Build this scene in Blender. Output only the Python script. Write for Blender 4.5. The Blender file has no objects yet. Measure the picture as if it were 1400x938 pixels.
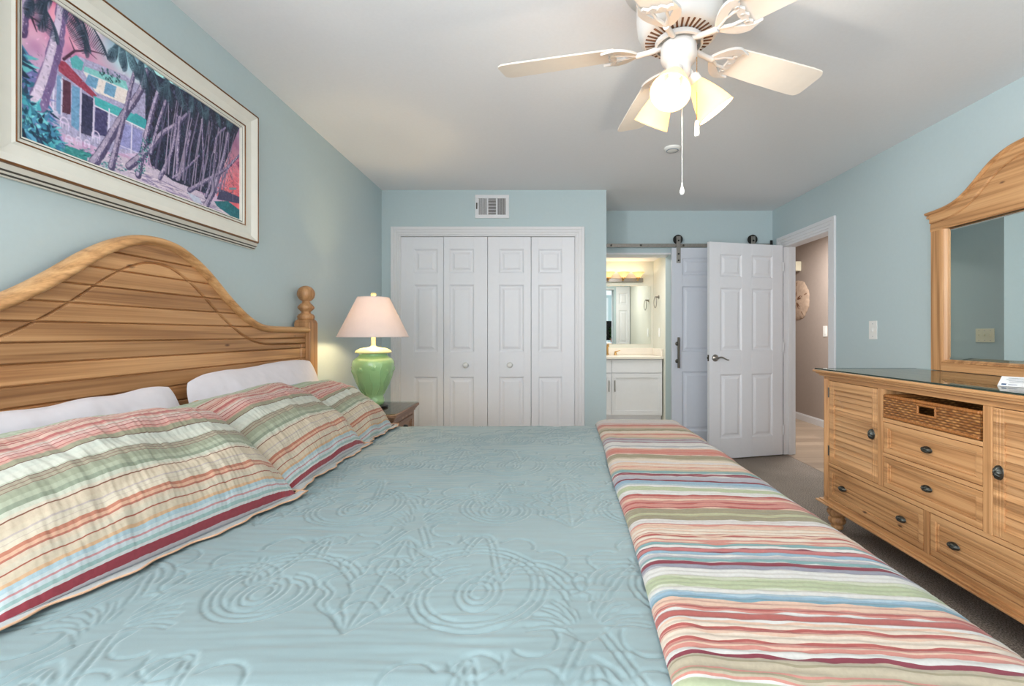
import bpy, math, random
import numpy as np
from mathutils import Vector, Matrix

rng = np.random.default_rng(7)
random.seed(7)
SC = bpy.context.scene
COL = SC.collection
PI = math.pi

# ------------------------------------------------------------------ camera, world, light, exposure
def link(o):
    COL.objects.link(o)
    return o

cam_d = bpy.data.cameras.new('camera')
cam = link(bpy.data.objects.new('camera', cam_d))
cam.location = (0, 0, 1.176)
cam.rotation_euler = (PI / 2, 0, 0)
cam_d.sensor_width = 36.0
cam_d.lens = 16.0
cam_d.shift_x = -41 / 1400
cam_d.shift_y = -12 / 1400
cam_d.clip_start = 0.02
SC.camera = cam

SC.view_settings.view_transform = 'Standard'
SC.view_settings.look = 'None'
SC.view_settings.gamma = 1.0
SC.view_settings.use_curve_mapping = False
SC.view_settings.exposure = 0.0
SC.cycles.use_denoising = True
SC.cycles.max_bounces = 10
SC.cycles.diffuse_bounces = 6
SC.cycles.sample_clamp_indirect = 6.0

world = bpy.data.worlds.new('world')
SC.world = world
world.use_nodes = True
world.node_tree.nodes['Background'].inputs[0].default_value = (0.80, 0.90, 1.0, 1)
world.node_tree.nodes['Background'].inputs[1].default_value = 1.0

def area(name, loc, rot, sx, sy, energy, color):
    d = bpy.data.lights.new(name, 'AREA')
    d.shape = 'RECTANGLE'; d.size = sx; d.size_y = sy
    d.energy = energy; d.color = color
    o = link(bpy.data.objects.new(name, d))
    o.location = loc; o.rotation_euler = rot
    return o

def point(name, loc, energy, color, r=0.03):
    d = bpy.data.lights.new(name, 'POINT')
    d.energy = energy; d.color = color; d.shadow_soft_size = r
    o = link(bpy.data.objects.new(name, d))
    o.location = loc
    return o

# daylight through the wide balcony opening behind the camera
area('balcony_daylight', (0.0, -2.05, 1.15), (PI / 2 + .45, 0, -.34), 3.0, 2.1, 84, (0.96, 0.98, 1.0))
# added fill for the dresser side, through an unseen window made up for it
area('added_side_fill', (-1.75, -.62, 1.75), (PI / 2 + .42, 0, -PI / 2 + .34), 1.3, 1.2, 190, (0.97, 0.985, 1.0))
# unseen ceiling lights added to brighten the hallway and the bathroom
area('hallway_fill', (3.0, 5.0, 2.40), (0, 0, 0), 0.5, 0.5, 55, (1.0, 0.97, 0.94))
area('bathroom_fill', (0.9, 5.6, 2.20), (0, 0, 0), 0.4, 0.4, 18, (1.0, 0.97, 0.94))

# ------------------------------------------------------------------ materials
def lin(c):
    out = []
    for v in c[:3]:
        v = v / 255.0
        out.append(v / 12.92 if v <= 0.04045 else ((v + 0.055) / 1.055) ** 2.4)
    return (out[0], out[1], out[2], 1.0)

class NT:
    def __init__(self, name):
        self.m = bpy.data.materials.new(name)
        self.m.use_nodes = True
        self.t = self.m.node_tree
        self.b = self.t.nodes['Principled BSDF']
        self.out = self.t.nodes['Material Output']
    def n(self, kind, **kw):
        nd = self.t.nodes.new(kind)
        for k, v in kw.items():
            if k.startswith('i_'):
                key = k[2:]
                key = int(key) if key.isdigit() else key.replace('_', ' ')
                nd.inputs[key].default_value = v
            else:
                setattr(nd, k, v)
        return nd
    def l(self, a, b):
        self.t.links.new(a, b)
    def ramp(self, stops, interp='LINEAR'):
        nd = self.t.nodes.new('ShaderNodeValToRGB')
        cr = nd.color_ramp
        cr.interpolation = interp
        while len(cr.elements) < len(stops):
            cr.elements.new(0.5)
        for e, (p, c) in zip(cr.elements, stops):
            e.position = p; e.color = c
        return nd
    def coords(self, scale=(1, 1, 1), which='Object'):
        tc = self.n('ShaderNodeTexCoord')
        mp = self.n('ShaderNodeMapping')
        mp.inputs['Scale'].default_value = scale
        self.l(tc.outputs[which], mp.inputs[0])
        return mp.outputs[0]
    def bump(self, hsock, strength=0.2, dist=0.01):
        b = self.n('ShaderNodeBump')
        b.inputs['Strength'].default_value = strength
        b.inputs['Distance'].default_value = dist
        self.l(hsock, b.inputs['Height'])
        self.l(b.outputs[0], self.b.inputs['Normal'])
        return b

def plain(name, c, rough=0.5, metal=0.0, spec=0.5, var=0.04, nscale=30.0, bump=0.0, coat=0.0, sheen=0.0):
    k = NT(name)
    v = k.coords()
    no = k.n('ShaderNodeTexNoise', i_Scale=nscale, i_Detail=4.0)
    k.l(v, no.inputs['Vector'])
    c0 = lin(c)
    lo = tuple(x * (1 - var) for x in c0[:3]) + (1,)
    hi = tuple(min(1, x * (1 + var)) for x in c0[:3]) + (1,)
    r = k.ramp([(0.3, lo), (0.7, hi)])
    k.l(no.outputs['Fac'], r.inputs[0])
    k.l(r.outputs[0], k.b.inputs['Base Color'])
    k.b.inputs['Roughness'].default_value = rough
    k.b.inputs['Metallic'].default_value = metal
    k.b.inputs['Specular IOR Level'].default_value = spec
    k.b.inputs['Coat Weight'].default_value = coat
    k.b.inputs['Sheen Weight'].default_value = sheen
    if bump:
        k.bump(no.outputs['Fac'], bump, 0.002)
    return k.m

def wood(name, axis, light=(205, 158, 108), mid=(184, 133, 84), dark=(140, 92, 52), pitch=None, pax=2, rough=0.42, knots=True):
    k = NT(name)
    tc = k.n('ShaderNodeTexCoord')
    sep = k.n('ShaderNodeSeparateXYZ')
    k.l(tc.outputs['Object'], sep.inputs[0])
    def vec(along, across):
        mp = k.n('ShaderNodeMapping')
        s = [across] * 3
        s[axis] = along
        mp.inputs['Scale'].default_value = s
        return mp
    src = tc.outputs['Object']
    board = None
    if pitch:
        dv = k.n('ShaderNodeMath', operation='DIVIDE'); dv.inputs[1].default_value = pitch
        k.l(sep.outputs[pax], dv.inputs[0])
        fl = k.n('ShaderNodeMath', operation='FLOOR'); k.l(dv.outputs[0], fl.inputs[0])
        wn = k.n('ShaderNodeTexWhiteNoise', noise_dimensions='1D'); k.l(fl.outputs[0], wn.inputs['W'])
        board = wn
        off = k.n('ShaderNodeVectorMath', operation='SCALE'); off.inputs['Scale'].default_value = 7.0
        k.l(wn.outputs['Color'], off.inputs[0])
        ad = k.n('ShaderNodeVectorMath', operation='ADD')
        k.l(src, ad.inputs[0]); k.l(off.outputs[0], ad.inputs[1])
        src = ad.outputs[0]
    m1 = vec(0.5, 13.0); k.l(src, m1.inputs[0])
    n1 = k.n('ShaderNodeTexNoise', i_Scale=1.0, i_Detail=2.5, i_Distortion=0.25); k.l(m1.outputs[0], n1.inputs['Vector'])
    # growth rings: contour lines of the stretched noise
    mu = k.n('ShaderNodeMath', operation='MULTIPLY'); mu.inputs[1].default_value = 9.0
    k.l(n1.outputs['Fac'], mu.inputs[0])
    fr = k.n('ShaderNodeMath', operation='PINGPONG'); fr.inputs[1].default_value = 1.0
    k.l(mu.outputs[0], fr.inputs[0])
    m2 = vec(2.0, 190.0); k.l(src, m2.inputs[0])
    n2 = k.n('ShaderNodeTexNoise', i_Scale=1.0, i_Detail=2.0); k.l(m2.outputs[0], n2.inputs['Vector'])
    mx = k.n('ShaderNodeMath', operation='MULTIPLY_ADD'); mx.inputs[1].default_value = 0.45
    k.l(fr.outputs[0], mx.inputs[0])
    h2 = k.n('ShaderNodeMath', operation='MULTIPLY'); h2.inputs[1].default_value = 0.62
    k.l(n2.outputs['Fac'], h2.inputs[0]); k.l(h2.outputs[0], mx.inputs[2])
    r = k.ramp([(0.15, lin(light)), (0.55, lin(mid)), (0.95, lin(dark))])
    k.l(mx.outputs[0], r.inputs[0])
    colr = r.outputs[0]
    if board is not None:
        mr = k.n('ShaderNodeMapRange'); mr.inputs['To Min'].default_value = 0.80; mr.inputs['To Max'].default_value = 1.10
        k.l(board.outputs['Value'], mr.inputs[0])
        vm = k.n('ShaderNodeVectorMath', operation='SCALE'); k.l(colr, vm.inputs[0]); k.l(mr.outputs[0], vm.inputs['Scale'])
        colr = vm.outputs[0]
    if knots:
        m3 = vec(2.2, 6.0); k.l(src, m3.inputs[0])
        vo = k.n('ShaderNodeTexVoronoi', i_Scale=1.6); k.l(m3.outputs[0], vo.inputs['Vector'])
        kr = k.ramp([(0.03, (1, 1, 1, 1)), (0.075, (0, 0, 0, 1))]); k.l(vo.outputs['Distance'], kr.inputs[0])
        mk = k.n('ShaderNodeMix', data_type='RGBA'); mk.inputs[7].default_value = lin((86, 52, 30))
        k.l(kr.outputs[0], mk.inputs[0]); k.l(colr, mk.inputs[6])
        colr = mk.outputs[2]
    k.l(colr, k.b.inputs['Base Color'])
    k.b.inputs['Roughness'].default_value = rough
    k.bump(mx.outputs[0], 0.08, 0.0015)
    return k.m

def mute(c, s=.72, g=.81):
    m_ = sum(c) / 3.0
    return tuple(max(0, min(255, (m_ + (v - m_) * s) * g)) for v in c)

def stripes_mat(name, stops, rough=0.85, gain=.81):
    """stops: list of (position 0..1, rgb 0-255); colour bands across UV v."""
    k = NT(name)
    tc = k.n('ShaderNodeTexCoord')
    sep = k.n('ShaderNodeSeparateXYZ'); k.l(tc.outputs['UV'], sep.inputs[0])
    wob = k.n('ShaderNodeTexNoise', i_Scale=9.0, i_Detail=2.0); k.l(tc.outputs['UV'], wob.inputs['Vector'])
    wm = k.n('ShaderNodeMath', operation='MULTIPLY_ADD'); wm.inputs[1].default_value = 0.006
    k.l(wob.outputs['Fac'], wm.inputs[0]); k.l(sep.outputs[1], wm.inputs[2])
    v = wm.outputs[0]
    chunks = []
    i = 0
    while i < len(stops):
        chunks.append(stops[i:i + 30]); i += 30
    cur = None
    for ch in chunks:
        a = ch[0][0]
        j = stops.index(ch[-1])
        b = stops[j + 1][0] if j + 1 < len(stops) else 1.0001
        mr = k.n('ShaderNodeMapRange'); mr.inputs['From Min'].default_value = a; mr.inputs['From Max'].default_value = b
        k.l(v, mr.inputs[0])
        rp = k.ramp([(max(0.0, (p - a) / (b - a)), lin(mute(c, .72, gain))) for p, c in ch], 'CONSTANT')
        k.l(mr.outputs[0], rp.inputs[0])
        if cur is None:
            cur = rp.outputs[0]
        else:
            gt = k.n('ShaderNodeMath', operation='GREATER_THAN'); gt.inputs[1].default_value = a
            k.l(v, gt.inputs[0])
            mx = k.n('ShaderNodeMix', data_type='RGBA')
            k.l(gt.outputs[0], mx.inputs[0]); k.l(cur, mx.inputs[6]); k.l(rp.outputs[0], mx.inputs[7])
            cur = mx.outputs[2]
    # woven cross threads
    mp = k.n('ShaderNodeMapping'); mp.inputs['Scale'].default_value = (1, 1, 1)
    k.l(tc.outputs['Object'], mp.inputs[0])
    no = k.n('ShaderNodeTexNoise', i_Scale=160.0, i_Detail=3.0); k.l(mp.outputs[0], no.inputs['Vector'])
    mr = k.n('ShaderNodeMapRange'); mr.inputs['To Min'].default_value = 0.86; mr.inputs['To Max'].default_value = 1.12
    k.l(no.outputs['Fac'], mr.inputs[0])
    vm = k.n('ShaderNodeVectorMath', operation='SCALE'); k.l(cur, vm.inputs[0]); k.l(mr.outputs[0], vm.inputs['Scale'])
    k.l(vm.outputs[0], k.b.inputs['Base Color'])
    k.b.inputs['Roughness'].default_value = rough
    k.b.inputs['Specular IOR Level'].default_value = 0.2
    k.b.inputs['Sheen Weight'].default_value = 0.15
    k.bump(no.outputs['Fac'], 0.25, 0.0015)
    return k.m

M = {}
M['wall'] = plain('wall_paint', (186, 202, 205), rough=0.75, spec=0.25, var=0.01, nscale=60, bump=0.04)
M['ceiling'] = plain('ceiling_paint', (236, 236, 237), rough=0.9, spec=0.15, var=0.012, nscale=90, bump=0.08)
M['taupe'] = plain('taupe_paint', (164, 151, 142), rough=0.75, spec=0.2, var=0.02)
M['bathwall'] = plain('bath_paint', (222, 222, 210), rough=0.7, spec=0.2, var=0.01)
M['trim'] = plain('white_trim_paint', (224, 224, 226), rough=0.35, spec=0.45, var=0.008)
M['door'] = plain('white_door_paint', (228, 229, 233), rough=0.38, spec=0.4, var=0.008)
M['barn'] = plain('barn_door_paint', (210, 215, 224), rough=0.42, spec=0.4, var=0.008)
M['plastic'] = plain('white_plastic', (232, 232, 228), rough=0.4, var=0.005)
M['ivory'] = plain('ivory_plastic', (226, 220, 196), rough=0.4, var=0.005)
M['black'] = plain('black_lacquer', (18, 17, 16), rough=0.3)
M['dark'] = plain('dark_void', (12, 11, 10), rough=0.9)
M['bronze'] = plain('antique_bronze', (74, 76, 72), rough=0.38, metal=0.85, var=0.35, nscale=180)
M['nickel'] = plain('brushed_nickel', (150, 146, 140), rough=0.32, metal=0.9, var=0.1, nscale=80)
M['darknickel'] = plain('dark_nickel', (92, 88, 82), rough=0.35, metal=0.85)
M['brass'] = plain('warm_brass', (190, 150, 90), rough=0.3, metal=0.8)
M['fan'] = plain('fan_white', (208, 206, 202), rough=0.35, var=0.008)
M['blade'] = plain('blade_white', (232, 222, 210), rough=0.45, var=0.015)
M['ceramic'] = plain('celadon_ceramic', (150, 190, 132), rough=0.16, spec=0.6, var=0.05, nscale=12, coat=0.5)
M['lampneck'] = plain('lamp_cream', (226, 216, 160), rough=0.3)
M['sheet'] = plain('white_cotton', (214, 210, 215), rough=0.9, spec=0.15, var=0.02, nscale=40, bump=0.1, sheen=0.1)
M['frame'] = plain('cream_frame', (222, 220, 210), rough=0.45, var=0.03, nscale=14)
M['framebrown'] = plain('brown_gilt', (120, 76, 34), rough=0.35, metal=0.3, var=0.2)
M['framedark'] = plain('dark_frame_line', (70, 62, 52), rough=0.5)
M['binding'] = plain('peach_binding', (206, 166, 136), rough=0.85, spec=0.15)
M['counter'] = plain('cultured_marble', (240, 232, 220), rough=0.2, var=0.03, nscale=6)
M['vanity'] = plain('vanity_white', (230, 231, 236), rough=0.4, var=0.01)
M['shell'] = plain('sand_dollar_resin', (184, 160, 140), rough=0.8, var=0.12, nscale=25, bump=0.2)
M['shelldark'] = plain('sand_dollar_shadow', (110, 74, 50), rough=0.85)
M['paper'] = plain('white_card', (240, 243, 246), rough=0.6)
M['ink'] = plain('blue_ink', (60, 96, 140), rough=0.7)
M['inkgrey'] = plain('grey_ink', (150, 160, 170), rough=0.7)
M['leaf'] = plain('green_leaf', (52, 96, 46), rough=0.45, var=0.3)
M['terracotta'] = plain('terracotta', (150, 90, 58), rough=0.8)
M['tile'] = plain('bath_tile', (206, 198, 186), rough=0.35)
M['screen'] = plain('dark_screen', (10, 12, 14), rough=0.12)
PINE = dict(light=(216, 169, 120), mid=(194, 145, 97), dark=(142, 96, 57))
M['pine_x'] = wood('pine_x', 0, **PINE)
M['pine_y'] = wood('pine_y', 1, **PINE)
M['pine_z'] = wood('pine_z', 2, **PINE)
HB = dict(light=(212, 163, 114), mid=(186, 136, 89), dark=(134, 88, 52))
M['head_panel'] = wood('headboard_pine', 1, pitch=0.055, pax=2, **HB)
M['head_y'] = wood('headboard_rail_pine', 1, light=(218, 172, 120), mid=(196, 147, 96), dark=(146, 102, 60), knots=False)
M['head_z'] = wood('headboard_post_pine', 2, light=(196, 150, 104), mid=(170, 124, 82), dark=(130, 90, 54), knots=False)
NS = dict(light=(176, 138, 112), mid=(150, 112, 88), dark=(108, 74, 54))
M['night_y'] = wood('nightstand_pine_y', 1, **NS)
M['night_z'] = wood('nightstand_pine_z', 2, **NS)

def mk_carpet():
    k = NT('grey_carpet')
    v = k.coords()
    n1 = k.n('ShaderNodeTexNoise', i_Scale=170.0, i_Detail=4.0); k.l(v, n1.inputs['Vector'])
    n2 = k.n('ShaderNodeTexNoise', i_Scale=5.0, i_Detail=4.0); k.l(v, n2.inputs['Vector'])
    r = k.ramp([(0.3, lin((84, 77, 72))), (0.5, lin((140, 130, 121))), (0.7, lin((182, 172, 162)))])
    k.l(n1.outputs['Fac'], r.inputs[0])
    mr = k.n('ShaderNodeMapRange'); mr.inputs['To Min'].default_value = 0.8; mr.inputs['To Max'].default_value = 1.2
    k.l(n2.outputs['Fac'], mr.inputs[0])
    vm = k.n('ShaderNodeVectorMath', operation='SCALE'); k.l(r.outputs[0], vm.inputs[0]); k.l(mr.outputs[0], vm.inputs['Scale'])
    k.l(vm.outputs[0], k.b.inputs['Base Color'])
    k.b.inputs['Roughness'].default_value = 1.0
    k.b.inputs['Specular IOR Level'].default_value = 0.05
    k.bump(n1.outputs['Fac'], 0.7, 0.006)
    return k.m
M['carpet'] = mk_carpet()

def mk_planks():
    k = NT('hall_plank_floor')
    v = k.coords()
    br = k.n('ShaderNodeTexBrick', offset=0.37)
    br.inputs['Scale'].default_value = 1.0
    br.inputs['Brick Width'].default_value = 1.2
    br.inputs['Row Height'].default_value = 0.16
    br.inputs['Mortar Size'].default_value = 0.0018
    br.inputs['Color1'].default_value = lin((170, 150, 130))
    br.inputs['Color2'].default_value = lin((150, 131, 113))
    br.inputs['Mortar'].default_value = lin((120, 100, 84))
    k.l(v, br.inputs['Vector'])
    mp = k.n('ShaderNodeMapping'); mp.inputs['Scale'].default_value = (1.6, 34, 1)
    k.l(v, mp.inputs[0])
    no = k.n('ShaderNodeTexNoise', i_Scale=1.0, i_Detail=4.0, i_Distortion=0.8); k.l(mp.outputs[0], no.inputs['Vector'])
    mr = k.n('ShaderNodeMapRange'); mr.inputs['To Min'].default_value = 0.62; mr.inputs['To Max'].default_value = 1.3
    k.l(no.outputs['Fac'], mr.inputs[0])
    vm = k.n('ShaderNodeVectorMath', operation='SCALE'); k.l(br.outputs['Color'], vm.inputs[0]); k.l(mr.outputs[0], vm.inputs['Scale'])
    k.l(vm.outputs[0], k.b.inputs['Base Color'])
    k.b.inputs['Roughness'].default_value = 0.4
    return k.m
M['planks'] = mk_planks()

def mk_glass(name, tint=(238, 246, 243), rough=0.02, alpha=0.0):
    k = NT(name)
    tr = k.n('ShaderNodeBsdfTransparent'); tr.inputs[0].default_value = lin(tint)
    gl = k.n('ShaderNodeBsdfGlossy'); gl.inputs['Roughness'].default_value = rough
    no = k.n('ShaderNodeTexNoise', i_Scale=3.0); k.l(k.coords(), no.inputs['Vector'])
    bp = k.n('ShaderNodeBump'); bp.inputs['Strength'].default_value = 0.003
    k.l(no.outputs['Fac'], bp.inputs['Height'])
    fr = k.n('ShaderNodeFresnel'); fr.inputs['IOR'].default_value = 2.2
    ge = k.n('ShaderNodeNewGeometry')
    inv = k.n('ShaderNodeMath', operation='SUBTRACT'); inv.inputs[0].default_value = 1.0
    k.l(ge.outputs['Backfacing'], inv.inputs[1])
    ff = k.n('ShaderNodeMath', operation='MULTIPLY'); k.l(fr.outputs[0], ff.inputs[0]); k.l(inv.outputs[0], ff.inputs[1])
    k.l(bp.outputs[0], gl.inputs['Normal'])
    mx = k.n('ShaderNodeMixShader')
    k.l(ff.outputs[0], mx.inputs[0]); k.l(tr.outputs[0], mx.inputs[1]); k.l(gl.outputs[0], mx.inputs[2])
    k.l(mx.outputs[0], k.out.inputs[0])
    return k.m
M['glass'] = mk_glass('clear_table_glass')
M['glassedge'] = plain('green_glass_edge', (34, 52, 46), rough=0.15)

def mk_mirror():
    k = NT('silver_mirror')
    k.b.inputs['Metallic'].default_value = 1.0
    k.b.inputs['Roughness'].default_value = 0.01
    no = k.n('ShaderNodeTexNoise', i_Scale=2.0); k.l(k.coords(), no.inputs['Vector'])
    r = k.ramp([(0.3, (0.86, 0.90, 0.88, 1)), (0.7, (0.88, 0.92, 0.90, 1))])
    k.l(no.outputs['Fac'], r.inputs[0]); k.l(r.outputs[0], k.b.inputs['Base Color'])
    return k.m
M['mirror'] = mk_mirror()

def mk_emit_shade(name, col, emit, trans=0.6, base=(250, 240, 220)):
    """white diffusing shade lit by the bulb inside it"""
    k = NT(name)
    no = k.n('ShaderNodeTexNoise', i_Scale=20.0); k.l(k.coords(), no.inputs['Vector'])
    r = k.ramp([(0.2, lin(base)), (0.8, lin(tuple(min(255, c + 4) for c in base)))]); k.l(no.outputs['Fac'], r.inputs[0])
    tl = k.n('ShaderNodeBsdfTranslucent'); k.l(r.outputs[0], tl.inputs[0])
    df = k.n('ShaderNodeBsdfDiffuse'); k.l(r.outputs[0], df.inputs[0])
    mx = k.n('ShaderNodeMixShader'); mx.inputs[0].default_value = trans
    k.l(df.outputs[0], mx.inputs[1]); k.l(tl.outputs[0], mx.inputs[2])
    if emit > 0:
        em = k.n('ShaderNodeEmission'); em.inputs[0].default_value = lin(col); em.inputs[1].default_value = emit
        ad = k.n('ShaderNodeAddShader'); k.l(mx.outputs[0], ad.inputs[0]); k.l(em.outputs[0], ad.inputs[1])
        k.l(ad.outputs[0], k.out.inputs[0])
    else:
        k.l(mx.outputs[0], k.out.inputs[0])
    return k.m
M['fanshade'] = mk_emit_shade('frosted_glass_shade', (255, 214, 146), 0.38, 0.6, (250, 226, 182))
M['linen'] = mk_emit_shade('linen_lampshade', (255, 240, 230), 0.0, 0.22, (226, 216, 214))
M['bathshade'] = mk_emit_shade('bath_glass_shade', (255, 206, 140), 0.22, 0.5, (246, 222, 186))

def mk_bulb():
    k = NT('glowing_bulb')
    em = k.n('ShaderNodeEmission'); em.inputs[0].default_value = lin((255, 226, 176)); em.inputs[1].default_value = 11
    k.l(em.outputs[0], k.out.inputs[0])
    return k.m
M['bulb'] = mk_bulb()

def mk_coverlet():
    k = NT('seafoam_matelasse')
    v = k.coords()
    no = k.n('ShaderNodeTexNoise', i_Scale=420.0, i_Detail=2.0); k.l(v, no.inputs['Vector'])
    n2 = k.n('ShaderNodeTexNoise', i_Scale=4.0, i_Detail=2.0); k.l(v, n2.inputs['Vector'])
    r = k.ramp([(0.3, lin((112, 131, 134))), (0.7, lin((118, 137, 140)))]); k.l(n2.outputs['Fac'], r.inputs[0])
    k.l(r.outputs[0], k.b.inputs['Base Color'])
    k.b.inputs['Roughness'].default_value = 0.62
    k.b.inputs['Specular IOR Level'].default_value = 0.35
    k.b.inputs['Sheen Weight'].default_value = 0.2
    k.bump(no.outputs['Fac'], 0.12, 0.001)
    return k.m
M['coverlet'] = mk_coverlet()

def mk_attr(name, rough=0.4):
    k = NT(name)
    at = k.n('ShaderNodeAttribute', attribute_name='Col')
    k.l(at.outputs['Color'], k.b.inputs['Base Color'])
    k.b.inputs['Roughness'].default_value = rough
    no = k.n('ShaderNodeTexNoise', i_Scale=400.0); k.l(k.coords(), no.inputs['Vector'])
    k.bump(no.outputs['Fac'], 0.1, 0.001)
    return k.m
M['canvas'] = mk_attr('painted_canvas', 0.45)
M['wicker'] = mk_attr('woven_rattan', 0.5)

# ------------------------------------------------------------------ object helpers
ORIG = {}

def setp(o, label=None, cat=None, group=None, kind=None):
    if label: o['label'] = label
    if cat: o['category'] = cat
    if group: o['group'] = group
    if kind: o['kind'] = kind
    return o

def thing(name, label, cat, loc=(0, 0, 0), rz=0.0, group=None, kind=None):
    o = link(bpy.data.objects.new(name, None))
    o.location = loc
    o.rotation_euler = (0, 0, rz)
    o.empty_display_size = 0.1
    ORIG[o.name] = Vector(loc) if rz == 0 else Vector((0, 0, 0))
    return setp(o, label, cat, group, kind)

class MB:
    """collects shapes and links them as one mesh object"""
    def __init__(self):
        self.v = []; self.f = []; self.n = 0; self.uv = None; self.colr = None
    def add(self, vs, fs):
        vs = np.asarray(vs, float).reshape(-1, 3)
        k = self.n
        self.v.append(vs)
        self.f.extend([tuple(int(i) + k for i in f) for f in fs])
        self.n += len(vs)
        return self
    def box(self, x0, x1, y0, y1, z0, z1):
        vs = [(x0, y0, z0), (x1, y0, z0), (x1, y1, z0), (x0, y1, z0), (x0, y0, z1), (x1, y0, z1), (x1, y1, z1), (x0, y1, z1)]
        fs = [(0, 3, 2, 1), (4, 5, 6, 7), (0, 1, 5, 4), (1, 2, 6, 5), (2, 3, 7, 6), (3, 0, 4, 7)]
        return self.add(vs, fs)
    def frustum(self, a, b):
        """a, b: two matching quads (lists of four points)"""
        return self.add(list(a) + list(b), [(3, 2, 1, 0), (4, 5, 6, 7), (0, 1, 5, 4), (1, 2, 6, 5), (2, 3, 7, 6), (3, 0, 4, 7)])
    def lathe(self, prof, c=(0, 0, 0), seg=36, axis=(0, 0, 1), cap=True, sx=1.0, sy=1.0):
        ax = Vector(axis).normalized()
        rot = Vector((0, 0, 1)).rotation_difference(ax).to_matrix()
        vs = []
        for r, z in prof:
            for i in range(seg):
                a = 2 * PI * i / seg
                p = rot @ Vector((r * math.cos(a) * sx, r * math.sin(a) * sy, z))
                vs.append((p.x + c[0], p.y + c[1], p.z + c[2]))
        fs = []
        m = len(prof)
        for j in range(m - 1):
            for i in range(seg):
                i2 = (i + 1) % seg
                fs.append((j * seg + i, j * seg + i2, (j + 1) * seg + i2, (j + 1) * seg + i))
        if cap:
            if prof[0][0] > 1e-6: fs.append(tuple(reversed(range(seg))))
            if prof[-1][0] > 1e-6: fs.append(tuple(range((m - 1) * seg, m * seg)))
        return self.add(vs, fs)
    def tube(self, pts, r, seg=10, cap=True):
        pts = [Vector(p) for p in pts]
        rs = r if hasattr(r, '__len__') else [r] * len(pts)
        vs = []; prev = None
        for i, p in enumerate(pts):
            t = (pts[min(i + 1, len(pts) - 1)] - pts[max(i - 1, 0)]).normalized()
            if prev is None:
                u = t.orthogonal().normalized()
            else:
                u = (prev - t * prev.dot(t)).normalized()
            prev = u
            w = t.cross(u)
            for k in range(seg):
                a = 2 * PI * k / seg
                q = p + (u * math.cos(a) + w * math.sin(a)) * rs[i]
                vs.append(tuple(q))
        fs = []
        for j in range(len(pts) - 1):
            for k in range(seg):
                k2 = (k + 1) % seg
                fs.append((j * seg + k, j * seg + k2, (j + 1) * seg + k2, (j + 1) * seg + k))
        if cap:
            fs.append(tuple(reversed(range(seg)))); fs.append(tuple(range((len(pts) - 1) * seg, len(pts) * seg)))
        return self.add(vs, fs)
    def prism(self, poly, axis, a, b):
        """poly: 2-D outline; axis 'x','y','z' = extrusion axis from a to b"""
        def P(p, t):
            if axis == 'x': return (t, p[0], p[1])
            if axis == 'y': return (p[0], t, p[1])
            return (p[0], p[1], t)
        n = len(poly)
        vs = [P(p, a) for p in poly] + [P(p, b) for p in poly]
        fs = [tuple(reversed(range(n))), tuple(range(n, 2 * n))]
        for i in range(n):
            j = (i + 1) % n
            fs.append((i, j, n + j, n + i))
        return self.add(vs, fs)
    def sweep_yz(self, path, prof, closed=False):
        """sweep prof (offset along the in-plane normal, x) along a path of (y, z)"""
        path = np.asarray(path, float)
        m = len(path)
        t = np.gradient(path, axis=0)
        t /= np.linalg.norm(t, axis=1)[:, None]
        nrm = np.stack([-t[:, 1], t[:, 0]], 1)
        p = len(prof)
        vs = []
        for i in range(m):
            for (a, x) in prof:
                vs.append((x, path[i, 0] + nrm[i, 0] * a, path[i, 1] + nrm[i, 1] * a))
        fs = []
        for i in range(m - 1):
            for k in range(p):
                k2 = (k + 1) % p
                fs.append((i * p + k, i * p + k2, (i + 1) * p + k2, (i + 1) * p + k))
        fs.append(tuple(reversed(range(p)))); fs.append(tuple(range((m - 1) * p, m * p)))
        return self.add(vs, fs)
    def grid(self, P, uv=None, colr=None, flip=False):
        """P: array (a, b, 3) of points"""
        a, b = P.shape[:2]
        k = self.n
        self.v.append(P.reshape(-1, 3))
        idx = np.arange(a * b).reshape(a, b) + k
        q = np.stack([idx[:-1, :-1], idx[1:, :-1], idx[1:, 1:], idx[:-1, 1:]], -1).reshape(-1, 4)
        if flip: q = q[:, ::-1]
        self.f.extend(map(tuple, q.tolist()))
        self.n += a * b
        if uv is not None:
            self.uv = [uv.reshape(-1, 2)] if self.uv is None else self.uv + [uv.reshape(-1, 2)]
        if colr is not None:
            self.colr = [colr.reshape(-1, 3)] if self.colr is None else self.colr + [colr.reshape(-1, 3)]
        return self
    def build(self, name, mat, parent=None, smooth=False, bevel=0.0, seg=2, label=None, kind=None, angle=None, local=False):
        v = np.concatenate(self.v)
        me = bpy.data.meshes.new(name)
        root = parent
        while root is not None and root.parent is not None: root = root.parent
        off = Vector((0, 0, 0))
        if root is not None and not local: off = ORIG.get(root.name, Vector((0, 0, 0)))
        v = v - np.array(off)
        me.from_pydata(v.tolist(), [], self.f)
        me.update()
        if self.uv is not None:
            uvs = np.concatenate(self.uv)
            lay = me.uv_layers.new(name='UVMap')
            li = np.empty(len(me.loops), dtype=np.int32)
            me.loops.foreach_get('vertex_index', li)
            lay.data.foreach_set('uv', uvs[li].astype(np.float32).ravel())
        if self.colr is not None:
            c = np.concatenate(self.colr)
            at = me.color_attributes.new('Col', 'FLOAT_COLOR', 'POINT')
            at.data.foreach_set('color', np.concatenate([c, np.ones((len(c), 1))], 1).astype(np.float32).ravel())
        me.materials.append(mat)
        if smooth:
            me.polygons.foreach_set('use_smooth', [True] * len(me.polygons))
            if angle: me.set_sharp_from_angle(angle=math.radians(angle))
        o = link(bpy.data.objects.new(name, me))
        if parent is not None: o.parent = parent
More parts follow.
